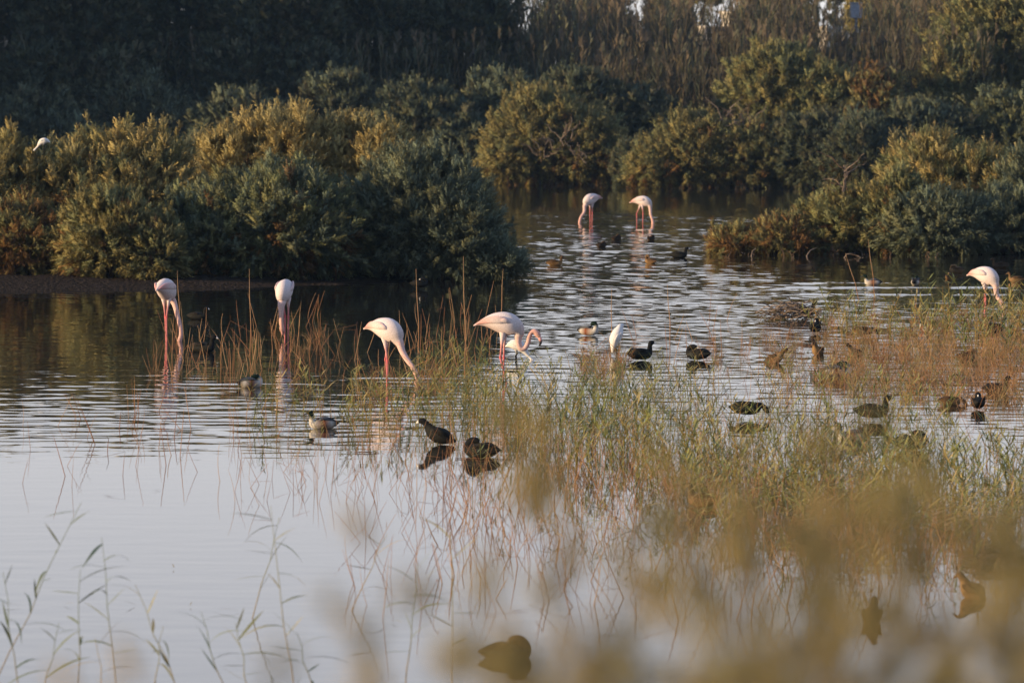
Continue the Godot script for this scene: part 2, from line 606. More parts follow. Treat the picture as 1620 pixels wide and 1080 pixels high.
func joined_reed(h: float, leaves: int, tone: int, seed_: int) -> ArrayMesh:
	rng.seed = seed_
	var b := MB.new()
	var pts := bent(h, rnd(-0.5, 0.5), rnd(0, 0.4), 4)
	b.tube(pts, [0.005, 0.0045, 0.004, 0.003, 0.002], 4, [Color(0.9, 0.75, 0.5)])
	var spin := rnd(0, TAU)
	for k in leaves:
		var t := lerpf(0.25, 0.999, (k + rnd(0, 0.6)) / leaves)
		var f := minf(t, 0.999) * 4
		var i := mini(int(f), 3)
		var p: Vector3 = pts[i].lerp(pts[i + 1], f - i)
		spin += PI + rnd(-0.6, 0.6)
		var dir := Vector3(cos(spin), rnd(-0.3, 1.0), sin(spin)).normalized()
		var side := dir.cross(Vector3.UP).normalized()
		b.blade(p, dir, rnd(0.11, 0.22), 0.016, side, (side.cross(dir) + rdir() * 0.3).normalized(), Color(0.9, 0.95, 0.9), Color(1.1, 1.05, 1.0))
	return b.mesh()

func inside(p: Vector2, poly: PackedVector2Array) -> bool:
	return Geometry2D.is_point_in_polygon(p, poly)

func scatter(poly: PackedVector2Array, count: int) -> Array:
	var lo := poly[0]
	var hi := poly[0]
	for q in poly:
		lo = lo.min(q); hi = hi.max(q)
	var r := []
	var tries := 0
	while r.size() < count and tries < count * 40:
		tries += 1
		var p := Vector2(rnd(lo.x, hi.x), rnd(lo.y, hi.y))
		if inside(p, poly):
			r.append(p)
	return r

# ---------------------------------------------------------------- the far side
func build_vegetation() -> void:
	plume_meshes = [make_plume(101, 12, 48, 0.015, 0.115), make_plume(102, 13, 46, 0.015, 0.11), make_plume(103, 11, 52, 0.015, 0.12), make_plume(104, 12, 48, 0.020, 0.10), make_plume(105, 12, 50, 0.020, 0.105)]
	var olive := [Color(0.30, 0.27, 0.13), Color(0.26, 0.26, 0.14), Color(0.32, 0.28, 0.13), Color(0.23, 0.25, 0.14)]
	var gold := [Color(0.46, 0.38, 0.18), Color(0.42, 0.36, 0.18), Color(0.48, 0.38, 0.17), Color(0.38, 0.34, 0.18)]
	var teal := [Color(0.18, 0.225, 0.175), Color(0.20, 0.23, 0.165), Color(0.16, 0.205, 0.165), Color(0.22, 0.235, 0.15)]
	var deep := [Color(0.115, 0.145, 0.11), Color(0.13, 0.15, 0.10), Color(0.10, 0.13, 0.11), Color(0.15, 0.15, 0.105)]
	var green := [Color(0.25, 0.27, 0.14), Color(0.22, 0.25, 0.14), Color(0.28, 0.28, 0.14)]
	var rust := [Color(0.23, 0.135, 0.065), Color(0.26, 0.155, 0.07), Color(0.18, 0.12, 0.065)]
	var g1 := "bushes on the left island"
	# the left island
	bush("tamarisk_bush", "olive bush at the far left end of the left island, cut by the picture edge", "bush", g1, [[-11.9, 1.5, -131, 1.7, 1.75, 2.0], [-13.4, 1.4, -131, 1.6, 1.6, 2.0]], 1150, 0.52, olive + gold, 11, {"dry": rust, "spires": [[-11.2, 2.9, -131, 0.5]]})
	bush("tamarisk_bush", "broad olive bush under the perched white bird, pointed tuft on its top", "bush", g1, [[-8.9, 1.6, -131.5, 2.0, 1.85, 2.2], [-10.2, 1.4, -131, 1.3, 1.6, 1.8]], 1500, 0.52, olive + gold, 12, {"dry": rust, "spires": [[-8.3, 3.1, -131.5, 0.7], [-10.1, 2.8, -131.3, 0.6]]})
	bush("tamarisk_bush", "tall golden-topped bush with the highest spiky shoots of the left island", "bush", g1, [[-5.4, 1.9, -135, 1.6, 1.95, 1.8], [-6.6, 1.7, -135, 1.3, 1.75, 1.6]], 1250, 0.55, gold, 13, {"dry": rust, "spires": [[-5.55, 3.5, -135, 1.0], [-5.2, 3.5, -135, 0.85], [-6.4, 3.2, -135, 0.7], [-6.9, 3.0, -135, 0.7], [-7.3, 2.8, -135, 0.6]]})
	bush("tamarisk_bush", "golden bush to the right of the tallest shoots on the left island", "bush", g1, [[-3.3, 1.7, -135, 1.7, 1.75, 1.8], [-4.1, 1.8, -135.5, 1.3, 1.85, 1.6]], 1250, 0.55, gold, 14, {"dry": rust, "spires": [[-4.1, 3.1, -135, 0.75], [-3.3, 3.0, -135, 0.6], [-2.5, 2.9, -135, 0.6]]})
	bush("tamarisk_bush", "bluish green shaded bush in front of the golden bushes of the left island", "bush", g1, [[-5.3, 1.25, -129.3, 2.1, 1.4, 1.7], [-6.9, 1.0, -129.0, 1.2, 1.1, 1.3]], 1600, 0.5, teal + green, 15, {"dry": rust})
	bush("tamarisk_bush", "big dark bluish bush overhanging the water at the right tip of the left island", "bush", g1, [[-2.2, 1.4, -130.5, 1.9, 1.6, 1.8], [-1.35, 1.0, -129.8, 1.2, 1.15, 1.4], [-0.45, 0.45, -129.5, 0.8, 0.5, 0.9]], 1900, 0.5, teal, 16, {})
	bush("tamarisk_bush", "low sunlit bush at the front of the left island above the leftmost flamingo", "bush", g1, [[-9.0, 0.95, -127.8, 1.25, 1.15, 1.1], [-8.0, 0.7, -127.4, 0.7, 0.75, 0.8]], 950, 0.46, olive, 17, {"dry": rust})
	bush("tamarisk_bush", "low reddish bush by the mud at the left edge, branches showing underneath", "bush", g1, [[-11.2, 0.95, -128.6, 1.3, 0.9, 1.0]], 420, 0.45, olive + rust, 18, {"dry": rust, "limbs": 10})
	# the bushes at the end of the channel
	var g2 := "bushes at the far end of the channel"
	bush("tamarisk_bush", "round sunlit bush with bare twisted branches behind the two far flamingos", "bush", g2, [[1.3, 2.0, -250, 2.5, 2.2, 2.2], [3.2, 1.6, -250, 1.9, 1.7, 2.2], [0.0, 1.2, -249.5, 1.4, 1.2, 1.6]], 1500, 0.85, olive, 21, {"dry": rust, "limbs": 8, "trunk": 0.1, "variant": 3})
	bush("tamarisk_bush", "wide sunlit bush with a dry twiggy top right of the far flamingos", "bush", g2, [[7.8, 1.5, -243, 2.0, 1.65, 2.0], [10.0, 1.4, -243, 2.4, 1.45, 2.0], [6.0, 0.9, -242.5, 1.2, 0.95, 1.4]], 1500, 0.8, olive, 22, {"dry": rust, "limbs": 8, "trunk": 0.1, "variant": 3})
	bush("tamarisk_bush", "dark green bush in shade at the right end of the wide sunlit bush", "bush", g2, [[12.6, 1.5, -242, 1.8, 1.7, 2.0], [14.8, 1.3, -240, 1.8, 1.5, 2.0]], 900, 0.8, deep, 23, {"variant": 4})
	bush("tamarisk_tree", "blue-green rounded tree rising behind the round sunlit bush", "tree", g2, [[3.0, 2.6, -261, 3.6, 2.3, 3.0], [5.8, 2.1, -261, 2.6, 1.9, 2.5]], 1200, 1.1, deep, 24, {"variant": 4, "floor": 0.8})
	bush("tamarisk_bush", "small green bush in the gap between the two sunlit far bushes", "bush", g2, [[5.2, 0.9, -246, 0.9, 1.1, 1.2]], 260, 0.7, deep, 25, {"variant": 3})
	for k in 8:          # dead grey branches in the two sunlit bushes
		rng.seed = 300 + k
		var o := [2.0, 2.4, 1.2, 3.0, 8.6, 9.2, 9.7, 10.1][k] as float
		var y0 := [2.0, 2.4, 1.6, 1.5, 2.9, 3.1, 3.1, 2.9][k] as float
		var z0 := -246.9 if k < 4 else -242.2
		var root := base("dead_branch", Vector3(o, y0, z0))
		tag(root, "bare pale dead branch sticking out of the round sunlit far bush" if k < 4 else "bare grey dead twigs on the top of the wide sunlit far bush", "branch", "dead branches in the round far bush" if k < 4 else "dead twigs on the wide far bush")
		for j in 8:
			var a := Vector3(rnd(-0.3, 0.3), rnd(-0.6, 0.0), rnd(-0.2, 0.2))
			limb(root, wander(a, a + Vector3(rnd(-0.9, 0.9), rnd(0.1, 1.0), rnd(-0.2, 0.4)), 5, 0.1), 0.02, 0.008, M.dead_bark if j % 2 else M.bark, "twig")
	# the right island
	var g3 := "bushes on the right island"
	bush("tamarisk_bush", "tallest green bush with feathery upright shoots on the right island", "bush", g3, [[11.4, 1.5, -153, 1.7, 1.6, 1.8], [12.9, 1.3, -152.5, 1.4, 1.5, 1.6]], 1300, 0.55, green + gold, 31, {"dry": rust, "spires": [[11.35, 2.7, -153, 0.9], [10.4, 2.5, -153, 0.65], [11.8, 2.6, -153, 0.8], [13.0, 2.4, -152.5, 0.6], [12.4, 2.5, -153, 0.6]]})
	bush("tamarisk_bush", "olive bush below the bare snag on the right island", "bush", g3, [[8.9, 0.8, -150.5, 1.5, 0.85, 1.4], [10.2, 0.95, -150, 1.2, 1.1, 1.3]], 950, 0.5, olive + green, 32, {"dry": rust, "limbs": 9})
	bush("tamarisk_bush", "low reddish bush trailing into the channel at the left tip of the right island", "bush", g3, [[7.2, 0.45, -150, 1.1, 0.5, 1.0], [5.9, 0.3, -150, 0.8, 0.38, 0.7]], 520, 0.44, olive + rust, 33, {"dry": rust, "limbs": 9})
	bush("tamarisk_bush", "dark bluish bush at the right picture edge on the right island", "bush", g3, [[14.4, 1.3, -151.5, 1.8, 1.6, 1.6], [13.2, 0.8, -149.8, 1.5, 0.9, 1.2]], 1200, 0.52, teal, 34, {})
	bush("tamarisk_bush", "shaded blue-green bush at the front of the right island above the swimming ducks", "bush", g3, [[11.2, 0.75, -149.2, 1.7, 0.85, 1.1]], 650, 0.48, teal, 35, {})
	# bare snag
	rng.seed = 77
	var snag := base("bare_snag", Vector3(8.8, 0.2, -149.9))
	tag(snag, "bare pale twisted snag standing up from the bush on the right island", "dead tree")
	limb(snag, [Vector3(0.1, 0, 0), Vector3(0.05, 0.7, 0.02), Vector3(-0.1, 1.3, 0.05), Vector3(0.0, 1.9, 0.0), Vector3(-0.05, 2.25, 0)], 0.055, 0.022, M.dead_bark, "trunk")
	for k in 13:
		var a := Vector3(-0.05, 0.9 + 0.105 * k, 0.02)
		limb(snag, wander(a, a + Vector3(rnd(-0.8, 0.7), rnd(0.15, 0.7), rnd(-0.3, 0.3)), 5, 0.07), 0.024, 0.007, M.dead_bark if k % 3 else M.bark, "branch")
	snag.scale = Vector3.ONE * 0.95
	where_leaves(snag, gold)
	# roots and dry sticks along the foot of the right island
	for k in 44:
		rng.seed = 500 + k
		var p := water(rnd(1150, 1460), 0)
		p = water(rnd(1150, 1490), rnd(397, 409))
		var root := base("dry_root", p)
		tag(root, "dry brown root curling at the foot of the right island", "root", "dry roots at the foot of the right island")
		limb(root, wander(Vector3(0, -0.05, 0), Vector3(rnd(-0.4, 0.4), rnd(0.04, 0.24), rnd(-0.3, 0.1)), 4, 0.04), 0.015, 0.006, M.dead_bark if k % 4 == 0 else M.bark, "stem")
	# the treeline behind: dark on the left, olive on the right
	var g4 := "dark trees of the shaded treeline"
	var n := 0
	for q in [[-29.0, 268, 10.5], [-24.5, 270, 10.8], [-20.0, 267, 10.4], [-15.5, 271, 11.0], [-11.0, 268, 10.6], [-6.5, 271, 10.2], [-2.4, 272, 9.6]]:
		n += 1
		var x: float = q[0]
		var z: float = -q[1]
		var h: float = q[2]
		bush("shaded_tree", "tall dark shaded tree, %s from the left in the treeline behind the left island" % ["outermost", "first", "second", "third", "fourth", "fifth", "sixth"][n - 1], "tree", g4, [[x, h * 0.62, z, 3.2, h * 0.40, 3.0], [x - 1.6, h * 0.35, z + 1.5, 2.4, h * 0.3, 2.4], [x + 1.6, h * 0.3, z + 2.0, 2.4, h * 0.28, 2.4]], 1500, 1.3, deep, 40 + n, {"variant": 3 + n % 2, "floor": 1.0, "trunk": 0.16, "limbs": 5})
	n = 0
	for q in [[-22.0, 261, 4.0], [-17.0, 262, 4.6], [-12.5, 260, 4.0], [-8.0, 262, 5.0], [-4.2, 261, 4.4], [-0.6, 264, 4.8]]:
		n += 1
		var x: float = q[0]
		var h: float = q[2]
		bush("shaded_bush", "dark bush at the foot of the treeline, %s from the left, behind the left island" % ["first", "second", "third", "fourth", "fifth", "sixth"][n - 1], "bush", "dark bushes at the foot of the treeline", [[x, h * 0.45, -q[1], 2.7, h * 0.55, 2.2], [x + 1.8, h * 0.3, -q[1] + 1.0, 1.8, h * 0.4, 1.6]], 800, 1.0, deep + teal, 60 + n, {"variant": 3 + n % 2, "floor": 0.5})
	var g5 := "olive trees on the far right bank"
	bush("olive_tree", "olive-lit rounded tree left of centre on the far right bank, above the wide sunlit bush", "tree", g5, [[12.3, 3.4, -262, 2.8, 2.7, 2.4], [14.2, 2.8, -261, 2.2, 2.3, 2.0]], 1100, 1.1, green + olive, 71, {"variant": 3, "floor": 1.0})
	bush("olive_tree", "brownish tree between the rounded olive tree and the tall right-hand tree", "tree", g5, [[16.6, 2.6, -260, 1.6, 2.4, 1.8]], 520, 1.0, olive + rust, 72, {"variant": 4, "floor": 1.0})
	bush("olive_tree", "tall olive tree filling the upper right corner of the picture", "tree", g5, [[23.0, 5.0, -268, 3.6, 4.4, 3.2], [26.5, 5.4, -268, 3.6, 4.8, 3.2], [20.6, 3.2, -265, 2.2, 2.9, 2.2]], 2300, 1.25, olive + green, 73, {"variant": 3, "floor": 1.0, "trunk": 0.15})
	bush("olive_tree", "dark low bush beneath the brownish tree on the far right bank", "tree", g5, [[18.5, 1.7, -256, 2.6, 1.9, 2.0], [15.5, 1.4, -255, 2.2, 1.6, 1.8]], 900, 1.0, deep + teal, 74, {"variant": 4, "floor": 0.4})
	bush("olive_tree", "dark green low tree under the tall olive tree in the upper right", "tree", g5, [[22.6, 1.9, -257, 2.8, 2.2, 2.0], [26.0, 1.8, -256, 2.6, 2.1, 2.0]], 1100, 1.0, teal + green, 75, {"variant": 3, "floor": 0.4})
	bush("olive_tree", "yellow-lit tree top by the small white wall high on the right", "tree", g5, [[13.4, 7.6, -296, 1.5, 2.6, 2.4], [14.6, 5.4, -296, 1.2, 2.2, 2.4]], 800, 1.2, gold + olive, 76, {"variant": 4, "floor": 2.2, "trunk": 0.14})
	bush("olive_tree", "yellow-lit tree behind the reeds, right of the grey box", "tree", g5, [[21.0, 7.6, -300, 2.6, 2.8, 2.4], [24.0, 7.2, -300, 2.8, 3.0, 2.4]], 800, 1.2, gold + olive, 77, {"variant": 3, "floor": 2.2, "trunk": 0.14})
	bush("olive_tree", "dim tree between the white wall and the grey box at the top", "tree", g5, [[18.9, 7.4, -304, 1.1, 2.6, 2.0], [19.3, 9.6, -353, 1.9, 2.2, 2.0], [12.1, 9.6, -360, 1.5, 2.2, 2.0]], 450, 1.2, olive, 78, {"variant": 3, "floor": 2.2, "trunk": 0.14})
	bush("olive_tree", "dim grey-green tree top behind the reeds, just left of the sky gap", "tree", g5, [[4.6, 6.8, -293, 1.9, 2.8, 2.0], [2.6, 6.0, -293, 1.8, 2.6, 2.0]], 700, 1.2, deep + teal, 92, {"variant": 4, "floor": 2.2, "trunk": 0.14})
	bush("olive_tree", "dim grey-green tree top behind the reeds, just right of the sky gap", "tree", g5, [[8.0, 6.7, -293, 1.3, 2.7, 2.0], [12.4, 6.2, -298, 0.8, 2.6, 1.6]], 600, 1.2, deep + olive, 93, {"variant": 3, "floor": 2.2, "trunk": 0.14})
	# trees outside the picture on the left that shade the left treeline
	n = 0
	for q in [[-34.0, 262, 13.0], [-39.0, 256, 13.5], [-33.0, 272, 13.0], [-46.0, 262, 14.0], [-40.0, 268, 14.0]]:
		n += 1
		bush("bank_tree", "tall tree on the left bank beyond the picture edge", "tree", "trees on the left bank", [[q[0], q[2] * 0.6, -q[1], 3.8, q[2] * 0.42, 3.6], [q[0] + 1, q[2] * 0.28, -q[1] + 1, 3.0, q[2] * 0.28, 3.0]], 900, 1.8, deep, 80 + n, {"variant": 4, "floor": 0.6, "trunk": 0.25})
	# reed bed on the far bank, one mass
	rng.seed = 900
	var tall := MB.new()
	tall.tube([Vector3(0, 0, 0), Vector3(0.02, 0.5, 0), Vector3(0.06, 0.86, 0.02)], [0.004, 0.0035, 0.002], 4, [Color(1, 0.95, 0.85)])
	for k in 11:
		var a := rnd(0, TAU)
		var d := Vector3(cos(a) * 0.6, 1.0, sin(a) * 0.6).normalized()
		tall.blade(Vector3(0.05 * k / 11.0, 0.2 + 0.058 * k, 0), d, rnd(0.10, 0.17), 0.009, d.cross(Vector3.UP).normalized(), (d.cross(Vector3.UP).cross(d) + rdir() * 0.4).normalized(), Color(0.8, 0.9, 0.7), Color(1, 1, 0.9))
	for k in 12:
		var a := rnd(0, TAU)
		var d := Vector3(cos(a) * 0.5 + 0.4, 1.0, sin(a) * 0.5).normalized()
		tall.blade(Vector3(0.06, 0.86 + 0.006 * k, 0.02), d, 0.045, 0.006, d.cross(Vector3(0, 0, 1)).normalized(), d.cross(Vector3.RIGHT).normalized(), Color(1.0, 0.9, 0.85), Color(1.15, 1.05, 1.0))
	var tall_mesh := tall.mesh()
	var where := []
	var tints := []
	var reed_brown := [Color(0.115, 0.097, 0.072), Color(0.10, 0.09, 0.072), Color(0.135, 0.11, 0.078), Color(0.10, 0.105, 0.075)]
	for k in 9500:
		var x := rnd(-30.0, 27.0)
		var z := rnd(-288.0, -264.0)
		if x < 4.5:
			if rng.randf() < 0.7: continue
			z = rnd(-284.0, -266.0)
		var top := 9.2 + 0.5 * sin(x * 0.7) + rnd(-2.8, 0.7)
		if absf(x - 6.2) < 0.5 or absf(x - 9.6) < 0.5: top -= 1.0
		if absf(x - 15.2) < 0.55: top = minf(top, 6.5)
		if absf(x - 10.6) < 0.4: top = minf(top, 7.6)
		if absf(x - 9.25) < 0.4: top = minf(top, 6.8)
		if absf(x - 16.75) < 0.7: top = minf(top, 7.3)
		if x < 4.0: top = 9.6 - 5.0 * rng.randf() * rng.randf() 
		if x > 18.0 or x < -4.0: top -= 0.2
		var gh := ground_height(x, z)
		var hh := (top - gh) * (0.75 if z > -270.0 else 1.0)
		where.append(Transform3D(basis_y(Vector3(rnd(-0.10, 0.13), 1, rnd(-0.1, 0.1)), rnd(0, TAU), hh), Vector3(x, gh - 0.1, z)))
		tints.append(pick(reed_brown) * (1.0 if x > -4.0 else 1.5))
	tag(multi(self, "reeds", tall_mesh, M.foliage, where, tints), "tall brown reed bed standing along the whole far bank", "reeds")
	# low scrub on the far bank, one mass
	where = []; tints = []
	for k in 2200:
		var x := rnd(-32.0, 32.0)
		var z := rnd(-262.0, -254.5)
		where.append(Transform3D(basis_y(Vector3(rnd(-0.5, 0.5), 1, rnd(-0.2, 0.7)), rnd(0, TAU), rnd(0.7, 1.3)), Vector3(x, ground_height(x, z) - 0.1 + rnd(0, 0.5), z)))
		tints.append(pick(deep + rust if x > -1.0 else deep))
	tag(multi(self, "undergrowth", plume_meshes[3], M.foliage, where, tints), "dark low undergrowth along the far waterline", "undergrowth")

func where_leaves(root: Node3D, palette: Array) -> void:
	var w := []
	var t := []
	for k in 52:
		var p := Vector3(rnd(-0.7, 0.5), rnd(0.9, 2.4), rnd(-0.3, 0.3))
		w.append(Transform3D(basis_y(Vector3.UP + rdir() * 0.7, rnd(0, TAU), rnd(0.16, 0.3)), p))
		t.append(pick([Color(0.10, 0.075, 0.04), Color(0.08, 0.07, 0.04)]))
	multi(root, "foliage", plume_meshes[1], M.foliage, w, t)

func box(size: Vector3) -> ArrayMesh:
	var b := MB.new()
	for ax in 3:
		for s in [-1.0, 1.0]:
			var nn := Vector3.ZERO
			nn[ax] = s
			var u := Vector3.ZERO
			u[(ax + 1) % 3] = 1.0
			var w := Vector3.ZERO
			w[(ax + 2) % 3] = 1.0
			var q := []
			for e in [[-1, -1], [1, -1], [1, 1], [-1, 1]]:
				q.append(b.vert((nn + u * e[0] + w * e[1]) * size * 0.5, nn))
			b.tri(q[0], q[1], q[2]); b.tri(q[0], q[2], q[3])
	return b.mesh()

func boxed(parent: Node, called: String, size: Vector3, where: Vector3, m: Material) -> MeshInstance3D:
	var o := part(parent, called, box(size), m)
	o.position = where
	return o

func build_far_things() -> void:
	# pale houses that show in scraps through the reeds
	for q in [[1302.0, 38.0, 345.0, 2.2, "pale sunlit house showing between the reeds left of the grey box"], [1158.0, 14.0, 350.0, 0.9, "small white house scrap showing high above the reeds, upper right"], [1112.0, 37.0, 352.0, 1.4, "low pale wall glimpsed through reeds at the top, right of the sky gap"]]:
		var p := at(q[0], q[1], q[2])
		var h := p.y - 2.0
		var house := base("pale_house", Vector3(p.x, 2.0, p.z), -0.7)
		tag(house, q[4], "house")
		var w: float = q[3]
		boxed(house, "wall", Vector3(w, h - 0.3, minf(4.0, w)), Vector3(0, (h - 0.3) / 2, 0), M.plaster)
		boxed(house, "roof", Vector3(w + 0.2, 0.14, minf(4.2, w + 0.2)), Vector3(0, h - 0.22, 0), M.plaster)
		for s in [-1, 1]:
			if w < 2.0: continue
			var win := boxed(house, "window", Vector3(0.7, 1.0, 0.06), Vector3(s * w * 0.3, h - 1.6, 2.02), M.plaster)
			boxed(win, "pane", Vector3(0.55, 0.85, 0.03), Vector3(0, 0, 0.03), M.window_glass)
	var p := at(1355, 17, 296)
	var post := base("box_on_post", Vector3(p.x, 2.2, p.z), 0.2)
	tag(post, "grey box on a post standing among the reeds at the top right", "post box")
	boxed(post, "post", Vector3(0.12, p.y - 2.5, 0.12), Vector3(0, (p.y - 2.5) / 2, 0), M.grey_paint)
	boxed(post, "cabinet", Vector3(0.55, 0.75, 0.4), Vector3(0, p.y - 2.2, 0), M.grey_paint)
	boxed(post, "lid", Vector3(0.62, 0.06, 0.48), Vector3(0, p.y - 2.2 + 0.41, 0), M.grey_paint)

# ---------------------------------------------------------------- birds
func R(x: float, y: float, w: float, h: float, top: Color, side: Color, bottom: Color, z := 0.0) -> Array:
	return [Vector3(x, y, z), w, h, top, side, bottom]

func wing(parent: Node, pts: Array, height: float, col: Color, edge: Color, m: Material, s: float) -> void:
	# a folded wing: three overlapping layers of feathers along the flank
	var b := MB.new()
	for layer in 3:
		var rings := []
		for i in pts.size():
			var t := i / float(pts.size() - 1)
			var cut := [1.0, 0.72, 0.45][layer] as float
			var f := t * cut * (pts.size() - 1)
			var k := mini(int(f), pts.size() - 2)
			var p: Vector3 = pts[k].lerp(pts[k + 1], f - k)
			if i > 0 and i < pts.size() - 1:
				p.y += 0.02 * sin(t * PI)
				p.z += s * 0.012 * sin(t * PI)
			p.z += s * (0.003 * layer - 0.016) if i > 0 else s * -0.03
			var hh := height * (0.25 + 0.9 * sin(PI * minf(t * 0.8 + 0.15, 1.0))) * ([1.0, 0.82, 0.62][layer] as float)
			if i == pts.size() - 1: hh = height * 0.12
			if i == 0: hh = height * 0.15
			var c := col.lerp(edge, smoothstep(0.4, 0.95, t) * (1.0 - 0.25 * layer))
			rings.append([p, 0.018 if height > 0.045 else 0.012, hh, c, c, c.lerp(edge, 0.35)])
		b.body(rings, 10, 3)
	part(parent, "wing", b.mesh(), m)

# neck: [x, y, z, r]; legs: [[hip, ankle, foot], ...]
func flamingo(label: String, foot: Vector3, turn: float, lift: float, tilt: float, neck: Array, bill: Array, legs: Array, plump := 1.0) -> Node3D:
	var white := Color(0.80, 0.70, 0.69)
	var belly := Color(0.80, 0.66, 0.64)
	var coral := Color(0.72, 0.28, 0.25)
	var pale := Color(0.80, 0.56, 0.51)
	var pink := Color(0.77, 0.45, 0.38)
	var leg := Color(0.66, 0.22, 0.22)
	var root := base("flamingo", foot, turn)
	tag(root, label, "flamingo", "flamingos wading in the pond")
	var rings := []
	for q in [[-0.45, -0.045, 0.012, 0.012], [-0.37, -0.01, 0.035, 0.032], [-0.26, 0.02, 0.08, 0.082], [-0.14, 0.03, 0.12, 0.135], [-0.01, 0.02, 0.14, 0.17], [0.10, -0.01, 0.135, 0.17], [0.19, -0.06, 0.105, 0.135], [0.235, -0.125, 0.07, 0.085]]:
		var p := Vector2(q[0], q[1]).rotated(tilt)
		var tailness: float = smoothstep(-0.2, -0.42, q[0])
		var w := white.lerp(pale, tailness * 0.7)
		rings.append(R(p.x, p.y + lift, q[2] * plump, q[3] * plump, w, w, belly))
	for i in neck.size():
		var q: Array = neck[i]
		var t := i / float(neck.size() - 1)
		var c := pale.lerp(pink, smoothstep(0.1, 0.75, t))
		q[3] *= lerpf(1.05, 1.17, smoothstep(0.0, 0.3, t)) if i < neck.size() - 2 else 1.12
		rings.append(R(q[0], q[1], q[3], q[3] * (1.12 if i >= neck.size() - 2 else 1.0), c, c, c, q[2]))
	var b := MB.new()
	b.body(rings, 18, 5)
	for l in legs:
		var hip: Vector3 = l[0]
		var ank: Vector3 = l[1]
		var ft: Vector3 = l[2]
		b.tube([hip, hip.lerp(ank, 0.25), hip.lerp(ank, 0.55), hip.lerp(ank, 0.9), ank, ank.lerp(ft, 0.08), ank.lerp(ft, 0.5), ft], [0.058, 0.034, 0.017, 0.0135, 0.020, 0.015, 0.0118, 0.013], 8, [belly, belly, pale.lerp(leg, 0.6), leg, Color(0.7, 0.16, 0.17), leg, leg, leg])
	part(root, "body", b.mesh(), M.pale_plumage)
	for s in [-1.0, 1.0]:
		var w := []
		for q in [[0.13, 0.02, 0.124], [0.0, 0.05, 0.146], [-0.15, 0.045, 0.124], [-0.28, 0.025, 0.082], [-0.41, -0.02, 0.03]]:
			var p := Vector2(q[0], q[1]).rotated(tilt)
			w.append(Vector3(p.x, p.y + lift, s * q[2] * plump))
		wing(root, w, 0.052, white, coral.lerp(white, 0.15), M.pale_plumage, s)
	if bill.size():
		var bb := MB.new()
		var rr := []
		for i in bill.size():
			var q: Array = bill[i]
			var c := Color(0.75, 0.38, 0.34) if i < bill.size() - 3 else Color(0.02, 0.018, 0.018)
			rr.append(R(q[0], q[1], q[3] * 0.8, q[3], c, c, c, q[2]))
		bb.body(rr, 10, 4)
		part(root, "bill", bb.mesh(), M.bill)
		for s in [-1.0, 1.0]:
			var e := SphereMesh.new()
			e.radius = 0.006; e.height = 0.012; e.radial_segments = 8; e.rings = 4
			var hp: Array = neck[-1]
			var o := part(root, "eye", e, M.eye)
			o.position = Vector3(hp[0] + 0.005, hp[1] + 0.012, hp[2] + s * hp[3] * 0.95)
	return root

func egret(label: String, foot: Vector3, turn: float, pose: String, lift: float) -> Node3D:
	var w := Color(0.82, 0.80, 0.78)
	var root := base("white_egret", foot, turn)
	tag(root, label, "egret", "white egrets")
	var rings := []
	var q := []
	if pose == "hunched":
		q = [[-0.13, -0.17, 0.012, 0.008], [-0.12, -0.11, 0.035, 0.025], [-0.09, 0.0, 0.075, 0.07], [-0.04, 0.1, 0.095, 0.095], [0.01, 0.18, 0.085, 0.085], [0.04, 0.235, 0.055, 0.06], [0.06, 0.265, 0.042, 0.045], [0.10, 0.275, 0.032, 0.032], [0.125, 0.272, 0.018, 0.018]]
	else:
		q = [[-0.2, 0.05, 0.012, 0.01], [-0.15, 0.07, 0.04, 0.035], [-0.06, 0.09, 0.08, 0.085], [0.04, 0.07, 0.085, 0.09], [0.12, 0.0, 0.055, 0.06], [0.17, -0.07, 0.03, 0.03], [0.22, -0.12, 0.024, 0.024], [0.27, -0.17, 0.028, 0.03], [0.30, -0.19, 0.016, 0.016]]
	for a in q:
		rings.append(R(a[0], a[1] + lift, a[2], a[3], w, w, w))
	var b := MB.new()
	b.body(rings, 14, 4)
	var black := Color(0.02, 0.02, 0.02)
	for s in [-1.0, 1.0]:
		b.tube([Vector3(-0.02, lift + 0.02, s * 0.03), Vector3(0.0, lift * 0.6, s * 0.03), Vector3(-0.02, lift * 0.45, s * 0.03), Vector3(0.0, -0.15, s * 0.03)], [0.02, 0.009, 0.009, 0.007], 7, [w, black, black])
	part(root, "body", b.mesh(), M.pale_plumage)
	var e: Array = q[-1]
	var d := Vector3(0.09, -0.02, 0) if pose == "hunched" else Vector3(0.06, -0.07, 0)
	var bb := MB.new()
	bb.tube([Vector3(e[0] - 0.01, e[1] + lift, 0), Vector3(e[0], e[1] + lift, 0) + d * 0.5, Vector3(e[0], e[1] + lift, 0) + d], [0.011, 0.008, 0.002], 7, [black])
	part(root, "bill", bb.mesh(), M.bill)
	for s in [-1.0, 1.0]:
		var pts := [Vector3(0.05, 0.17 + lift, s * 0.075), Vector3(-0.03, 0.09 + lift, s * 0.085), Vector3(-0.09, 0.0 + lift, s * 0.065), Vector3(-0.13, -0.12 + lift, s * 0.02)] if pose == "hunched" else [Vector3(0.1, 0.06 + lift, s * 0.07), Vector3(0.0, 0.09 + lift, s * 0.08), Vector3(-0.1, 0.08 + lift, s * 0.055), Vector3(-0.19, 0.05 + lift, s * 0.015)]
		wing(root, pts, 0.05, w, w, M.pale_plumage, s)
	return root

# kind: coot, hen (brown duck), drake (shoveler), grebe; pose: swim, rest, feed, up (standing tall), preen
var bird_meshes := {}

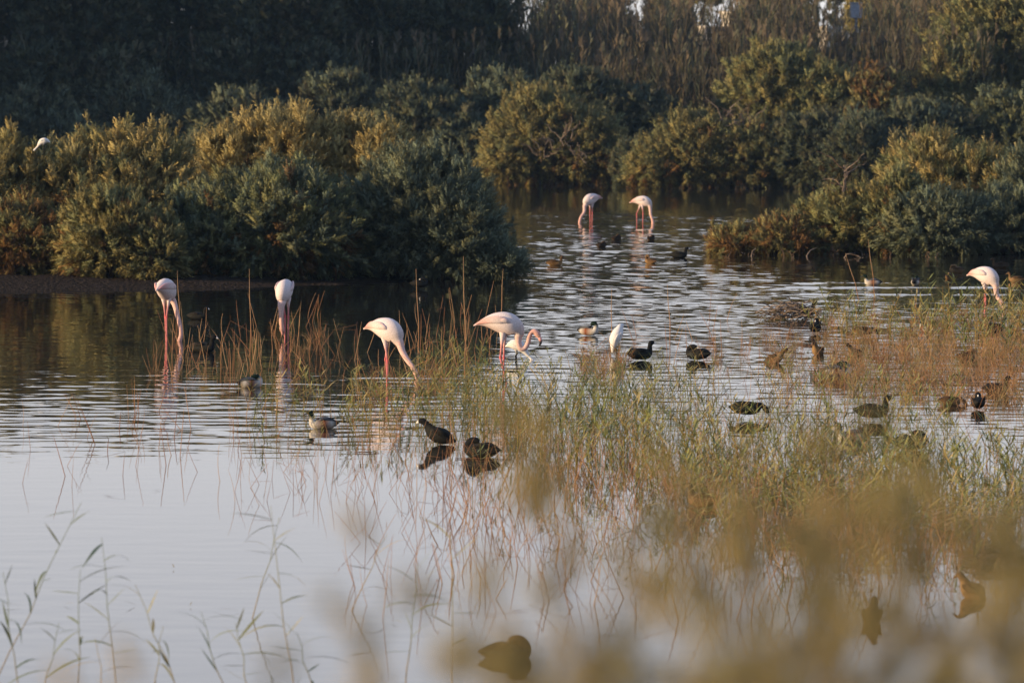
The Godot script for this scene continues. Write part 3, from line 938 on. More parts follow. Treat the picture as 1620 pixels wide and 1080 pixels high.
# ---
func water_bird(kind: String, pose: String, label: String, category: String, group: String, foot: Vector3, turn: float, scale_ := 1.0, lift := 0.0) -> Node3D:
	var key := kind + pose
	if bird_meshes.has(key):
		var made: Node3D = bird_meshes[key].duplicate()
		made.name = numbered(category)
		add_child(made)
		made.position = foot + Vector3(0, lift, 0)
		made.rotation.y = turn
		made.scale = Vector3.ONE * scale_
		for k in ["label", "category", "group"]:
			if made.has_meta(k): made.remove_meta(k)
		tag(made, label, category, group)
		return made
	var black := Color(0.019, 0.018, 0.018)
	var slate := Color(0.034, 0.032, 0.029)
	var brown := Color(0.16, 0.095, 0.05)
	var buff := Color(0.42, 0.26, 0.12)
	var dark := Color(0.055, 0.038, 0.025)
	var white := Color(0.75, 0.70, 0.62)
	var rufous := Color(0.30, 0.085, 0.025)
	var bottle := Color(0.014, 0.030, 0.022)
	# body rings: x, y, w, h, then colour keys
	var L := 1.0
	var q := []
	var back := [[-0.215, 0.085, 0.014, 0.008], [-0.175, 0.075, 0.045, 0.03], [-0.10, 0.07, 0.085, 0.07], [0.0, 0.068, 0.10, 0.085], [0.085, 0.065, 0.088, 0.08], [0.14, 0.075, 0.062, 0.066]]
	var tall := 0.0
	if pose == "up" or pose == "stand":
		back = [[-0.20, 0.09, 0.014, 0.008], [-0.165, 0.10, 0.045, 0.032], [-0.09, 0.13, 0.082, 0.075], [0.0, 0.16, 0.095, 0.092], [0.07, 0.195, 0.08, 0.08], [0.11, 0.24, 0.055, 0.058]]
	q = back.duplicate(true)
	match pose:
		"swim": q += [[0.165, 0.125, 0.038, 0.042], [0.17, 0.175, 0.031, 0.033], [0.185, 0.215, 0.035, 0.037], [0.215, 0.222, 0.029, 0.031], [0.235, 0.216, 0.016, 0.018]]
		"rest": q += [[0.155, 0.125, 0.045, 0.045], [0.12, 0.165, 0.043, 0.042], [0.07, 0.172, 0.042, 0.038], [0.03, 0.165, 0.028, 0.026]]
		"feed": q += [[0.185, 0.095, 0.04, 0.042], [0.22, 0.085, 0.032, 0.032], [0.25, 0.055, 0.034, 0.036], [0.275, 0.02, 0.026, 0.028], [0.285, 0.0, 0.015, 0.015]]
		"up": q += [[0.135, 0.30, 0.036, 0.038], [0.145, 0.35, 0.031, 0.032], [0.16, 0.385, 0.035, 0.037], [0.19, 0.392, 0.029, 0.031], [0.21, 0.386, 0.016, 0.018]]
		"stand": q += [[0.14, 0.275, 0.040, 0.042], [0.165, 0.30, 0.034, 0.036], [0.19, 0.318, 0.035, 0.036], [0.22, 0.318, 0.028, 0.03], [0.24, 0.31, 0.015, 0.017]]
		"preen": q += [[0.165, 0.13, 0.045, 0.045], [0.165, 0.18, 0.036, 0.036], [0.135, 0.205, 0.038, 0.04], [0.095, 0.195, 0.036, 0.036], [0.07, 0.175, 0.02, 0.022]]
	var rings := []
	for i in q.size():
		var a: Array = q[i]
		var t := slate; var s := slate; var b := black
		if kind == "coot":
			if i >= 6: t = black; s = black; b = black
		elif kind == "hen":
			t = brown * 0.75; s = brown; b = buff
			if i >= 4 and i < 6: s = buff.lerp(brown, 0.3)
			if i >= 7: t = dark * 1.5; s = brown; b = buff * 0.8
		elif kind == "grebe":
			t = dark; s = Color(0.07, 0.055, 0.042); b = brown
			if i >= 6: t = dark; s = dark * 1.6
		elif kind == "drake":
			t = dark * 0.5; s = rufous; b = rufous
			if i == 0 or i == 1: s = black; b = black
			if i == 2: s = white; b = white
			if i == 4: s = white.lerp(rufous, 0.4); b = white
			if i == 5 or i == 6: s = white; b = white; t = white * 0.7
			if i >= 7: t = bottle; s = bottle; b = bottle
		rings.append(R(a[0], a[1], a[2], a[3], t, s, b))
	var mb := MB.new()
	mb.body(rings, 14, 4)
	if pose == "up" or pose == "stand":
		for s in [-1.0, 1.0]:
			mb.tube([Vector3(-0.01, 0.12, s * 0.045), Vector3(0.0, 0.05, s * 0.045), Vector3(-0.01, -0.06, s * 0.045)], [0.02, 0.009, 0.008], 6, [slate, Color(0.16, 0.14, 0.07)])
	var root := base(category, foot + Vector3(0, lift, 0), turn)
	tag(root, label, category, group)
	part(root, "body", mb.mesh(), M.plumage)
	# bill
	var e: Array = q[-1]
	var f: Array = q[-2]
	var dir := Vector3(e[0] - f[0], e[1] - f[1], 0).normalized()
	var p := Vector3(e[0], e[1], 0)
	var bb := MB.new()
	if kind == "coot":
		bb.body([R(p.x - dir.x * 0.012, p.y - dir.y * 0.012 + 0.014, 0.009, 0.016, white, white, white), R(p.x + dir.x * 0.006, p.y + dir.y * 0.006, 0.012, 0.014, white, white, white), R(p.x + dir.x * 0.03, p.y + dir.y * 0.03 - 0.004, 0.005, 0.006, white, white, white)], 8, 3)
	elif kind == "grebe":
		bb.tube([p - dir * 0.01, p + dir * 0.015, p + dir * 0.03], [0.011, 0.008, 0.002], 7, [buff])
	else:
		var bc := Color(0.05, 0.045, 0.04) if kind == "drake" else Color(0.16, 0.08, 0.03)
		bb.body([R(p.x - dir.x * 0.012, p.y - dir.y * 0.012, 0.013, 0.014, bc, bc, bc), R(p.x + dir.x * 0.02, p.y + dir.y * 0.02 - 0.004, 0.014, 0.009, bc, bc, bc), R(p.x + dir.x * 0.055, p.y + dir.y * 0.055 - 0.008, 0.021, 0.006, bc, bc, bc), R(p.x + dir.x * 0.066, p.y + dir.y * 0.066 - 0.009, 0.01, 0.004, bc, bc, bc)], 8, 3)
	part(root, "bill", bb.mesh(), M.bill)
	for s in [-1.0, 1.0]:
		var r := 0.093
		var up_ := 0.028 if kind == "drake" else 0.0
		r -= up_ * 0.7
		var pts := [Vector3(0.09, back[4][1] + 0.02 + up_, s * 0.072), Vector3(0.0, back[3][1] + 0.03 + up_, s * r), Vector3(-0.09, back[2][1] + 0.025 + up_ * 0.6, s * (0.078 - up_ * 0.6)), Vector3(-0.2, back[0][1] + 0.012, s * 0.016)]
		var wc := slate
		var we := black
		if kind == "hen": wc = brown * 0.8; we = dark * 1.3
		if kind == "grebe": wc = dark; we = dark
		if kind == "drake": wc = Color(0.20, 0.22, 0.26); we = black
		wing(root, pts, 0.032 if kind != "drake" else 0.022, wc, we, M.plumage, s)
	root.scale = Vector3.ONE * scale_
	bird_meshes[key] = root
	return root

func build_birds() -> void:
	mat("eye", lin(0.6, 0.45, 0.1), 0.3, false, 0.5)
	var V := func(x, y, z): return Vector3(x, y, z)
	# F1: rear view, neck curving down to its right
	flamingo("leftmost flamingo, seen from behind, neck curving down right into dark water", water(262, 540), 1.25, 0.90, -0.12,
		[[0.22, 0.70, 0.05, 0.055], [0.20, 0.60, 0.10, 0.04], [0.17, 0.45, 0.15, 0.034], [0.14, 0.28, 0.21, 0.031], [0.12, 0.12, 0.235, 0.031], [0.11, 0.02, 0.215, 0.036], [0.12, -0.1, 0.18, 0.04]], [],
		[[V.call(0, 0.80, -0.05), V.call(0.02, 0.44, -0.02), V.call(0.02, -0.25, 0.0)], [V.call(0.02, 0.80, 0.06), V.call(-0.02, 0.43, 0.02), V.call(-0.02, -0.25, 0.03)]], 1.12)
	# F2: facing the camera, neck hanging down in front
	flamingo("white flamingo facing the camera beside dry stalks, neck hanging straight down", water(450, 537), -1.78, 0.86, -0.30,
		[[0.24, 0.62, 0.0, 0.06], [0.25, 0.52, 0.0, 0.042], [0.24, 0.40, 0.0, 0.034], [0.22, 0.28, 0.0, 0.032], [0.20, 0.21, 0.0, 0.037], [0.18, 0.16, 0.0, 0.034]],
		[[0.178, 0.155, 0.0, 0.026], [0.17, 0.12, 0.0, 0.022], [0.155, 0.085, 0.0, 0.02], [0.135, 0.06, 0.0, 0.014], [0.12, 0.055, 0.0, 0.006]],
		[[V.call(-0.02, 0.74, -0.06), V.call(0.0, 0.40, -0.07), V.call(0.0, -0.25, -0.055)], [V.call(0.0, 0.74, 0.05), V.call(-0.04, 0.42, 0.0), V.call(0.0, -0.25, 0.0)]], 1.05)
	# F3
	flamingo("flamingo with its curved pink neck dipping right into the water among dry stalks", water(612, 606), -0.66, 0.80, -0.12,
		[[0.255, 0.60, 0.0, 0.06], [0.30, 0.49, 0.0, 0.043], [0.38, 0.38, 0.0, 0.035], [0.49, 0.27, 0.0, 0.033], [0.57, 0.15, 0.0, 0.032], [0.595, 0.05, 0.0, 0.038], [0.575, -0.06, 0.0, 0.042], [0.55, -0.14, 0.0, 0.03]], [],
		[[V.call(-0.02, 0.70, -0.05), V.call(-0.06, 0.36, -0.04), V.call(-0.02, -0.25, -0.05)], [V.call(0.0, 0.70, 0.06), V.call(0.05, 0.34, 0.05), V.call(0.05, -0.25, 0.06)]], 1.02)
	# F4
	flamingo("flamingo in profile with a raised S-shaped neck and black-tipped bill", water(797, 607), -0.05, 0.90, -0.05,
		[[0.22, 0.70, 0.0, 0.055], [0.225, 0.60, 0.0, 0.042], [0.26, 0.535, 0.0, 0.035], [0.32, 0.54, 0.0, 0.033], [0.365, 0.62, 0.0, 0.031], [0.385, 0.71, 0.0, 0.03], [0.415, 0.775, 0.0, 0.031], [0.46, 0.79, 0.0, 0.037], [0.505, 0.755, 0.0, 0.038], [0.53, 0.715, 0.0, 0.03]],
		[[0.528, 0.72, 0.0, 0.029], [0.548, 0.68, 0.0, 0.027], [0.556, 0.635, 0.0, 0.025], [0.545, 0.595, 0.0, 0.017], [0.53, 0.57, 0.0, 0.006]],
		[[V.call(-0.01, 0.78, 0.04), V.call(-0.05, 0.40, 0.04), V.call(0.10, -0.22, 0.05)], [V.call(0.01, 0.78, -0.04), V.call(0.0, 0.40, -0.03), V.call(-0.02, -0.22, -0.03)]])
	# F5
	flamingo("flamingo at the right edge behind reeds, neck bent down to the right", water(1560, 500), -0.7, 0.78, -0.10,
		[[0.245, 0.58, 0.0, 0.06], [0.25, 0.47, 0.0, 0.043], [0.28, 0.38, 0.0, 0.036], [0.38, 0.27, 0.0, 0.033], [0.44, 0.15, 0.0, 0.033], [0.45, 0.03, 0.0, 0.038], [0.44, -0.08, 0.0, 0.04]], [],
		[[V.call(-0.04, 0.66, -0.05), V.call(-0.06, 0.35, -0.05), V.call(-0.06, -0.25, -0.05)], [V.call(0.0, 0.66, 0.06), V.call(0.04, 0.35, 0.05), V.call(0.0, -0.25, 0.05)]])
	# F6, F7
	flamingo("far flamingo on the left of the pair, feeding with its neck down left", water(935, 353), -2.55, 0.76, -0.18,
		[[0.25, 0.54, 0.0, 0.06], [0.25, 0.42, 0.0, 0.045], [0.29, 0.32, 0.0, 0.038], [0.38, 0.22, 0.0, 0.036], [0.43, 0.10, 0.0, 0.036], [0.44, -0.04, 0.0, 0.042], [0.43, -0.12, 0.0, 0.04]], [],
		[[V.call(-0.02, 0.64, -0.04), V.call(-0.04, 0.34, -0.02), V.call(-0.02, -0.25, -0.02)], [V.call(0.0, 0.64, 0.05), V.call(0.02, 0.34, 0.03), V.call(0.0, -0.25, 0.03)]], 1.05)
	flamingo("far flamingo on the right of the pair, tail pointing left, neck straight down", water(1017, 354), -0.35, 0.72, 0.02,
		[[0.25, 0.53, 0.0, 0.055], [0.26, 0.42, 0.0, 0.045], [0.27, 0.30, 0.0, 0.038], [0.31, 0.18, 0.0, 0.036], [0.34, 0.07, 0.0, 0.038], [0.34, -0.06, 0.0, 0.042], [0.33, -0.14, 0.0, 0.036]], [],
		[[V.call(-0.08, 0.62, -0.04), V.call(-0.22, 0.32, -0.04), V.call(-0.20, -0.2, -0.03)], [V.call(0.0, 0.62, 0.05), V.call(0.02, 0.34, 0.03), V.call(0.0, -0.25, 0.03)]], 0.95)
	# egrets
	egret("white egret hunched upright in the reeds between a chestnut duck and a dark coot", water(978, 562), 0.7, "hunched", 0.22)
	egret("white egret stooping behind the neck of the flamingo with the raised head", water(818, 569), -0.25, "stoop", 0.16)
	var perched := egret("white bird perched on top of the bushes at the far left", at(68, 233, 128.6), 2.9, "stoop", 0.10)
	perched.scale = Vector3.ONE * 0.78
	var gc := "coots on the pond"
	var gd := "brown ducks on the pond"
	var gs := "chestnut-sided drakes on the pond"
	# [kind, pose, x, y of waterline, turn, scale, lift, label]
	var list := [
		["coot", "swim", 311, 505, -0.2, 0.95, 0.0, "brownish coot swimming behind the leftmost flamingo's neck"],
		["coot", "swim", 318, 557, -0.3, 1.15, 0.0, "black coot with white shield among dry stalks right of the leftmost flamingo"],
		["drake", "rest", 395, 613, 0.3, 0.95, 0.0, "chestnut drake resting left of the white flamingo's reflection"],
		["drake", "preen", 930, 531, -0.5, 1.0, 0.02, "chestnut and white drake preening left of the hunched egret"],
		["coot", "swim", 1012, 570, 0.5, 1.15, 0.03, "dark coot with its head up just right of the hunched egret"],
		["coot", "rest", 1105, 570, 2.6, 1.1, 0.03, "dark brown-headed coot on a small clump right of the upright coot"],
		["hen", "stand", 1226, 574, -0.45, 0.95, -0.085, "buff-breasted duck with a long bill facing right in open water"],
		["coot", "rest", 1290, 528, 1.3, 1.1, 0.05, "dark fluffy coot behind the buff duck beside the brush pile"],
		["hen", "stand", 1294, 562, -2.0, 0.95, -0.085, "buff-breasted duck facing the camera below the brush pile"],
		["coot", "swim", 1272, 505, 0.1, 1.1, 0.08, "blue-black coot sitting on the brush pile"],
		["hen", "stand", 1353, 566, -2.3, 0.95, -0.085, "buff-breasted duck with dark back among reddish stalks"],
		["drake", "rest", 1322, 598, 0.05, 1.25, 0.0, "chestnut drake with white rear patch lying by the floating stems"],
		["coot", "feed", 1180, 662, 0.2, 1.1, 0.07, "dark greenish coot bending right in the thick green reeds"],
		["coot", "swim", 1379, 666, -0.1, 1.15, 0.06, "dark coot standing with its bill to the right, right of the thick reeds"],
		["drake", "swim", 1350, 700, 3.0, 1.0, 0.0, "drake with a bright white breast facing left, partly hidden by reeds"],
		["coot", "rest", 1440, 712, 0.2, 1.1, 0.02, "round dark coot half hidden in reeds right of the white-breasted drake"],
		["coot", "rest", 1548, 648, 1.5, 1.0, 0.03, "round dark coot seen from behind near the right edge"],
		["hen", "feed", 1503, 641, 0.1, 0.85, 0.0, "golden-lit duck with its head down left of the round dark coot"],
		["coot", "swim", 1576, 622, 0.3, 1.0, 0.0, "dark coot in the orange dry grass at the right edge"],
		["drake", "swim", 512, 678, 3.3, 0.95, 0.0, "drake with white breast facing left in sparse reeds under the dipping flamingo"],
		["coot", "stand", 694, 703, 2.85, 1.1, -0.06, "dark coot standing on its reflection, head to the left, in the centre foreground"],
		["coot", "rest", 762, 723, 2.7, 1.15, 0.0, "black coot half hidden at the lower left edge of the thick reeds"],
		["hen", "swim", 1112, 800, 2.4, 0.95, 0.0, "brown duck with sunlit cheek among brown stems below the thick reeds"],
		["hen", "stand", 1380, 985, 1.4, 0.85, -0.085, "blurred olive duck seen from behind at the lower right"],
		["hen", "stand", 1538, 945, 2.2, 0.85, -0.085, "blurred brown duck with raised head at the far lower right"],
		["grebe", "rest", 800, 1040, 0.1, 1.0, -0.03, "blurred olive-brown duck with its head tucked near the bottom centre"],
		["hen", "swim", 877, 420, 0.0, 1.0, 0.0, "light brown duck swimming right beside the tip of the left island"],
		["grebe", "rest", 951, 391, 0.4, 0.8, 0.0, "small grey sleeping duck, lower left of the three far sleepers"],
		["grebe", "rest", 975, 380, 0.7, 0.85, 0.0, "small grey sleeping duck, middle of the three far sleepers"],
		["grebe", "rest", 1030, 380, 0.9, 0.8, 0.0, "small grey sleeping duck just below the right far flamingo"],
		["hen", "preen", 1030, 417, 2.3, 0.95, 0.0, "dark duck with sunlit breast alone in the channel"],
		["coot", "swim", 1073, 408, 0.0, 1.15, 0.0, "black coot swimming right in the channel before the right island"],
		["hen", "feed", 1272, 428, 0.1, 1.0, 0.0, "duck swimming right in the shade under the right island"],
		["drake", "swim", 1382, 451, 3.1, 0.95, 0.0, "chestnut drake swimming left in the bright ripples"],
		["drake", "rest", 1449, 451, 1.3, 1.0, 0.0, "white-flanked drake seen from behind in the bright ripples"],
		["hen", "rest", 1515, 432, 2.5, 1.0, 0.0, "sunlit orange duck left of the right-edge flamingo"],
		["hen", "rest", 1501, 441, 1.2, 0.7, 0.0, "small brown duck just left below the orange duck"],
		["grebe", "swim", 1584, 424, 2.9, 1.0, 0.0, "dark bird with a white cheek right behind the right-edge flamingo"],
		["hen", "swim", 1609, 446, 2.8, 0.9, 0.0, "sunlit brown duck at the right picture edge"],
		["drake", "preen", 1465, 525, 2.0, 0.9, 0.0, "pale-sided drake among green reeds left of the right-edge flamingo"],
		["coot", "swim", 1574, 524, 0.4, 1.05, 0.0, "coot with a bright white shield in reeds under the right-edge flamingo"],
		["coot", "rest", 663, 457, 0.2, 1.0, 0.05, "dark coot on the mud edge of the left island"],
		["hen", "feed", 1366, 533, 0.2, 0.95, 0.05, "brown duck hidden in dry stems above the buff duck on the right"],
		["hen", "rest", 1530, 570, 0.1, 0.9, 0.0, "brown duck resting inside the orange dry grass"],
	]
	for q in list:
		var cat := "coot" if q[0] == "coot" else "duck"
		water_bird(q[0], q[1], q[7], cat, gd if q[3] > 900 else {"coot": gc, "hen": gd, "drake": gs, "grebe": "small grey ducks asleep in the channel"}[q[0]], water(q[2], q[3]), q[4], q[5], q[6])

# ---------------------------------------------------------------- plants standing in the water
func build_reeds() -> void:
	make_leaf_shapes()
	# the reeds nearest the camera at the lower left, each one its own
	rng.seed = 2024
	var own := [
		[-12, 1075, 128, 795, 7, 1, "tall reed leaning right with a fan of leaves, at the lower left edge"],
		[32, 1110, 4, 905, 4, 1, "short reed at the lower left corner with two upright leaves"],
		[122, 1110, 126, 900, 5, 1, "reed with one long drooping leaf right of the leaning reed"],
		[186, 1110, 160, 850, 8, 1, "upright reed with paired leaves at the lower left"],
		[292, 1110, 214, 925, 3, 2, "curving reed leaning left with few leaves at the lower left"],
		[165, 1110, 150, 1010, 2, 3, "short pinkish reed tip at the bottom left"],
		[360, 1100, 318, 968, 4, 1, "low reed with a broad horizontal leaf at the bottom left"],
		[396, 978, 442, 818, 4, 0, "reddish reed leaning right with a forked leafy top"],
		[468, 1105, 428, 800, 6, 2, "tall pale reed with a dark leaf near its top"],
		[552, 965, 612, 845, 2, 3, "thin reddish stem leaning right over its reflection"],
		[640, 1090, 660, 890, 6, 1, "leafy reed at the bottom left of centre"],
		[715, 1090, 712, 840, 6, 2, "upright reed with small leaf pairs near the bottom centre"],
		[500, 1100, 470, 1000, 5, 1, "low leafy reed at the bottom beside the tall pale reed"],
		[400, 1110, 372, 985, 5, 0, "low bushy reed at the bottom under the forked reed"],
		[60, 1110, 92, 985, 3, 1, "small reed with spread leaves at the bottom left corner"],
		[236, 1110, 258, 990, 2, 2, "thin reed near the bottom left between two taller ones"],
	]
	for q in own:
		var a := water(q[0], q[1])
		var b := at(q[2], q[3], -a.z)
		var pts := []
		for i in 6:
			var t := i / 5.0
			pts.append(a.lerp(b, t) - a + Vector3(0, -0.06 * (1.0 - t), 0) + Vector3(0.02 * sin(t * 3.0) * rnd(-1, 1), 0, rnd(-0.01, 0.01)))
		var o := reed("green_reed", pts, 0.005, q[4] + 2, q[5], 1.45, straws[0].lerp(reed_greens[q[5]], 0.5))
		o.position = a
		tag(o, q[6], "reed")
	# positions of the many green reeds
	rng.seed = 77
	var spots := []
	var poly := PackedVector2Array([Vector2(560, 650), Vector2(640, 622), Vector2(760, 610), Vector2(860, 640), Vector2(960, 640), Vector2(1080, 655), Vector2(1180, 690), Vector2(1290, 705), Vector2(1400, 715), Vector2(1500, 735), Vector2(1750, 725), Vector2(1750, 860), Vector2(1480, 860), Vector2(1330, 850), Vector2(1200, 835), Vector2(1100, 800), Vector2(980, 765), Vector2(880, 740), Vector2(760, 715), Vector2(660, 700), Vector2(590, 685)])
	var thin := FastNoiseLite.new()
	thin.seed = 3; thin.frequency = 0.011
	for p in scatter(poly, 1550):
		var keep := 0.9 + 0.75 * thin.get_noise_2d(p.x, p.y * 2.2) - 0.5 * smoothstep(820.0, 600.0, p.x)
		if rng.randf() < keep: spots.append([p, 1.0])
	for p in scatter(PackedVector2Array([Vector2(380, 630), Vector2(620, 615), Vector2(620, 700), Vector2(400, 700)]), 60): spots.append([p, 0.85])
	for p in scatter(PackedVector2Array([Vector2(670, 570), Vector2(770, 565), Vector2(780, 612), Vector2(650, 612)]), 55): spots.append([p, 0.8])
	for p in scatter(PackedVector2Array([Vector2(860, 590), Vector2(1150, 590), Vector2(1160, 660), Vector2(860, 650)]), 140): spots.append([p, 0.8])
	for p in scatter(PackedVector2Array([Vector2(1280, 500), Vector2(1450, 500), Vector2(1625, 500), Vector2(1625, 570), Vector2(1300, 545)]), 170): spots.append([p, 1.1 if p.x < 1480.0 else 1.5])
	for p in scatter(PackedVector2Array([Vector2(760, 745), Vector2(1100, 800), Vector2(1625, 860), Vector2(1625, 960), Vector2(1000, 900), Vector2(720, 800)]), 110): spots.append([p, 0.8])
	for p in scatter(PackedVector2Array([Vector2(1200, 600), Vector2(1500, 620), Vector2(1500, 700), Vector2(1220, 690)]), 130): spots.append([p, 0.9])
	spots.sort_custom(func(a, b): return a[0].y > b[0].y)
	var protos := []
	for k in 12:
		rng.seed = 1200 + k
		var o := reed("reed", bent(rnd(0.34, 0.62), rnd(-0.55, 0.55), rnd(0, 0.4)), 0.005, 7 + k % 4, k % 4, 1.0, straws[k % 4].lerp(reed_greens[k % 4], 0.35))
		protos.append(o)
	rng.seed = 1300
	var joined := []
	for k in 6: joined.append(joined_reed(rnd(0.42, 0.58), 15, 0, 1400 + k))
	rng.seed = 1500
	var rest_at := []
	for k in 6: rest_at.append([[], []])
	for i in spots.size():
		var p := water(spots[i][0].x, spots[i][0].y)
		var s: float = spots[i][1] * rnd(0.75, 1.3)
		if i < 290:
			var o: Node3D = protos[i] if i < protos.size() else protos[rng.randi() % protos.size()].duplicate()
			if i >= protos.size():
				o.name = numbered("reed")
				add_child(o)
			o.position = p
			o.rotation.y = rnd(0, TAU)
			o.scale = Vector3.ONE * s
			tag(o, "thin green reed standing in the shallow water in front of the thick reeds", "reed", "green reeds in front of the reed bed")
		else:
			var k := rng.randi() % 6
			rest_at[k][0].append(Transform3D(Basis(Vector3.UP, rnd(0, TAU)).scaled(Vector3(s, s * rnd(0.85, 1.2), s)), p))
			rest_at[k][1].append(pick(reed_greens))
	var bed := Node3D.new()
	bed.name = "reed_bed"
	add_child(bed)
	tag(bed, "dense bed of green reeds across the middle of the pond", "reed bed", "", "stuff")
	for k in 6:
		multi(bed, "reeds", joined[k], M.reed_leaf, rest_at[k][0], rest_at[k][1])
	# dry stalks
	rng.seed = 1600
	var shapes := []
	for k in 14:
		var b := MB.new()
		var h := 1.0
		var pts := bent(h, rnd(-0.35, 0.35), rnd(-0.1, 0.25), 5)
		if k % 4 == 3:       # snapped over
			var top: Vector3 = pts[3]
			var fall := Vector3(rnd(-1, 1), rnd(-0.6, -0.1), rnd(-0.5, 0.5)).normalized() * rnd(0.3, 0.6)
			pts = [pts[0], pts[1], pts[2], top, top + fall * 0.5, top + fall]
		var c: Color = straws[k % 4]
		b.tube(pts, [0.0065, 0.006, 0.0055, 0.005, 0.004, 0.0025], 5, [c * 0.8, c, c, c * 1.1])
		if k % 3 == 1:
			var d := Vector3(rnd(-1, 1), rnd(0.2, 1.0), rnd(-1, 1)).normalized()
			b.blade(pts[3], d, 0.22, 0.012, d.cross(Vector3.UP).normalized(), Vector3.UP, c, c * 1.2)
		shapes.append(b.mesh())
	var clumps := [
		[[270, 525, 405, 600], 34, 0.62, "dry brown stalk beside the black coot, between the two left flamingos"],
		[[400, 495, 545, 585], 38, 0.55, "dry brown stalk in the dense clump around the white flamingo"],
		[[555, 530, 720, 640], 50, 0.52, "dry brown stalk around the flamingo dipping its neck"],
		[[660, 500, 790, 610], 34, 0.62, "dry brown stalk left of the flamingo with the raised head"],
		[[930, 500, 1160, 600], 22, 0.55, "thin dry stalk near the hunched egret"],
		[[90, 640, 330, 760], 16, 0.5, "sparse thin dry stalk in the open water on the left"],
		[[1200, 520, 1620, 640], 110, 0.5, "*dry reddish stalk in the orange grass on the right"],
		[[690, 770, 1000, 960], 46, 0.42, "thin brown stalk standing in the water below the left part of the thick reeds"],
		[[700, 690, 1400, 860], 420, 0.5, "*thin brown stem at the front edge of the thick reeds"],
		[[370, 620, 720, 800], 130, 0.36, "*stems"],
		[[235, 545, 560, 612], 70, 0.34, "*stems"],
		[[20, 650, 380, 790], 26, 0.4, "*stems"],
		[[1150, 540, 1620, 680], 120, 0.4, "*stems"],
		[[560, 690, 1620, 980], 330, 0.42, "*thin brown stem anywhere in the shallows"],
		[[1250, 800, 1620, 920], 130, 0.48, "*thin brown stem in the reeds at the lower right"],
		[[1000, 860, 1420, 990], 34, 0.42, "thin brown stem in the open water at the lower right"],
	]
	var stems := [[[], []], [[], []], [[], []], [[], []], [[], []], [[], []]]
	for q in clumps:
		for k in q[1]:
			var r: Array = q[0]
			if q[3].begins_with("*"):
				var ss: float = q[2] * rnd(0.45, 1.35)
				var kk := rng.randi() % shapes.size()
				while kk >= 6: kk = rng.randi() % shapes.size()
				stems[kk][0].append(Transform3D(Basis.from_euler(Vector3(rnd(-0.4, 0.4), rnd(0, TAU), rnd(-0.45, 0.45))).scaled(Vector3.ONE * maxf(ss, 0.4)), water(rnd(r[0], r[2]), rnd(r[1], r[3]))))
				stems[kk][1].append(Color.WHITE)
				continue
			var o := part(self, "dry_stalk", shapes[rng.randi() % shapes.size()], M.stalk)
			o.position = water(rnd(r[0], r[2]), rnd(r[1], r[3]))
			var s: float = q[2] * rnd(0.45, 1.35)
			o.rotation = Vector3(rnd(-0.3, 0.3), rnd(0, TAU), rnd(-0.35, 0.35))
			o.scale = Vector3(1, s, 1) * 1.0
			o.scale = Vector3(maxf(s, 0.75), s, maxf(s, 0.75))
			tag(o, q[3], "dry stalk", q[3] + " group")
	var bundle := Node3D.new()
	bundle.name = "dry_stems"
	add_child(bundle)
	tag(bundle, "many thin dry stems scattered through the reeds and the orange grass", "dry stems", "", "stuff")
	for k in 6:
		multi(bundle, "stems", shapes[k], M.stalk, stems[k][0], stems[k][1])
	# a few tall ones named by where they stand
	for q in [[735, 600, 733, 405, "tallest leaning dry reed left of the flamingo with the raised head"], [790, 520, 796, 425, "thin upright dry reed behind the back of the profile flamingo"], [662, 560, 658, 425, "tall dry reed between the dipping flamingo and its right neighbour"], [283, 520, 280, 428, "thin reed with small side leaves right of the leftmost flamingo"], [395, 560, 394, 425, "tall thin reed left of the white flamingo"], [1384, 470, 1374, 378, "tall lone stalk in front of the swimming chestnut drake"], [1360, 475, 1338, 400, "second lone stalk leaning left beside the swimming drake"], [965, 560, 968, 455, "thin pale reed rising behind the hunched egret"], [1060, 540, 1056, 450, "thin reed standing in the channel right of the egret"]]:
		var a := water(q[0], q[1])
		var b := at(q[2], q[3], -a.z) - a
		var mb := MB.new()
		mb.tube([Vector3(0, -0.06, 0), b * 0.35 + Vector3(0.02, 0, 0), b * 0.7, b], [0.008, 0.007, 0.006, 0.003], 5, [straws[1], straws[0], straws[2]])
		var o := part(self, "dry_stalk", mb.mesh(), M.stalk)
		o.position = a
		tag(o, q[4], "dry stalk")
	# orange dry grass at the right, one mass
	rng.seed = 1700
	var tufts := []
	for k in 4:
		var b := MB.new()
		for i in 15:
			var a := rnd(0, TAU)
			var p := Vector3(cos(a), 0, sin(a)) * rnd(0, 0.14)
			var d := Vector3(rnd(-0.8, 0.8), 1, rnd(-0.8, 0.8)).normalized()
			var h := rnd(0.14, 0.46)
			b.tube([p - Vector3(0, 0.03, 0), p + d * h * 0.55, p + d * h + rdir() * 0.12], [0.0034, 0.003, 0.0015], 3, [Color(0.8, 0.75, 0.7), Color(1.1, 1.1, 1.1)])
			if i % 2 == 0:
				var e := (d + rdir() * 0.9).normalized()
				b.blade(p + d * h * 0.5, e, rnd(0.08, 0.16), 0.009, e.cross(Vector3(0.2, 1, 0.1)).normalized(), Vector3.UP, Color(1, 1, 1), Color(1.2, 1.2, 1.1))
		tufts.append(b.mesh())
	var orange := [Color(0.34, 0.19, 0.085), Color(0.28, 0.145, 0.065), Color(0.40, 0.25, 0.12), Color(0.24, 0.155, 0.075), Color(0.25, 0.21, 0.09)]
	var lists := [[[], []], [[], []], [[], []], [[], []]]
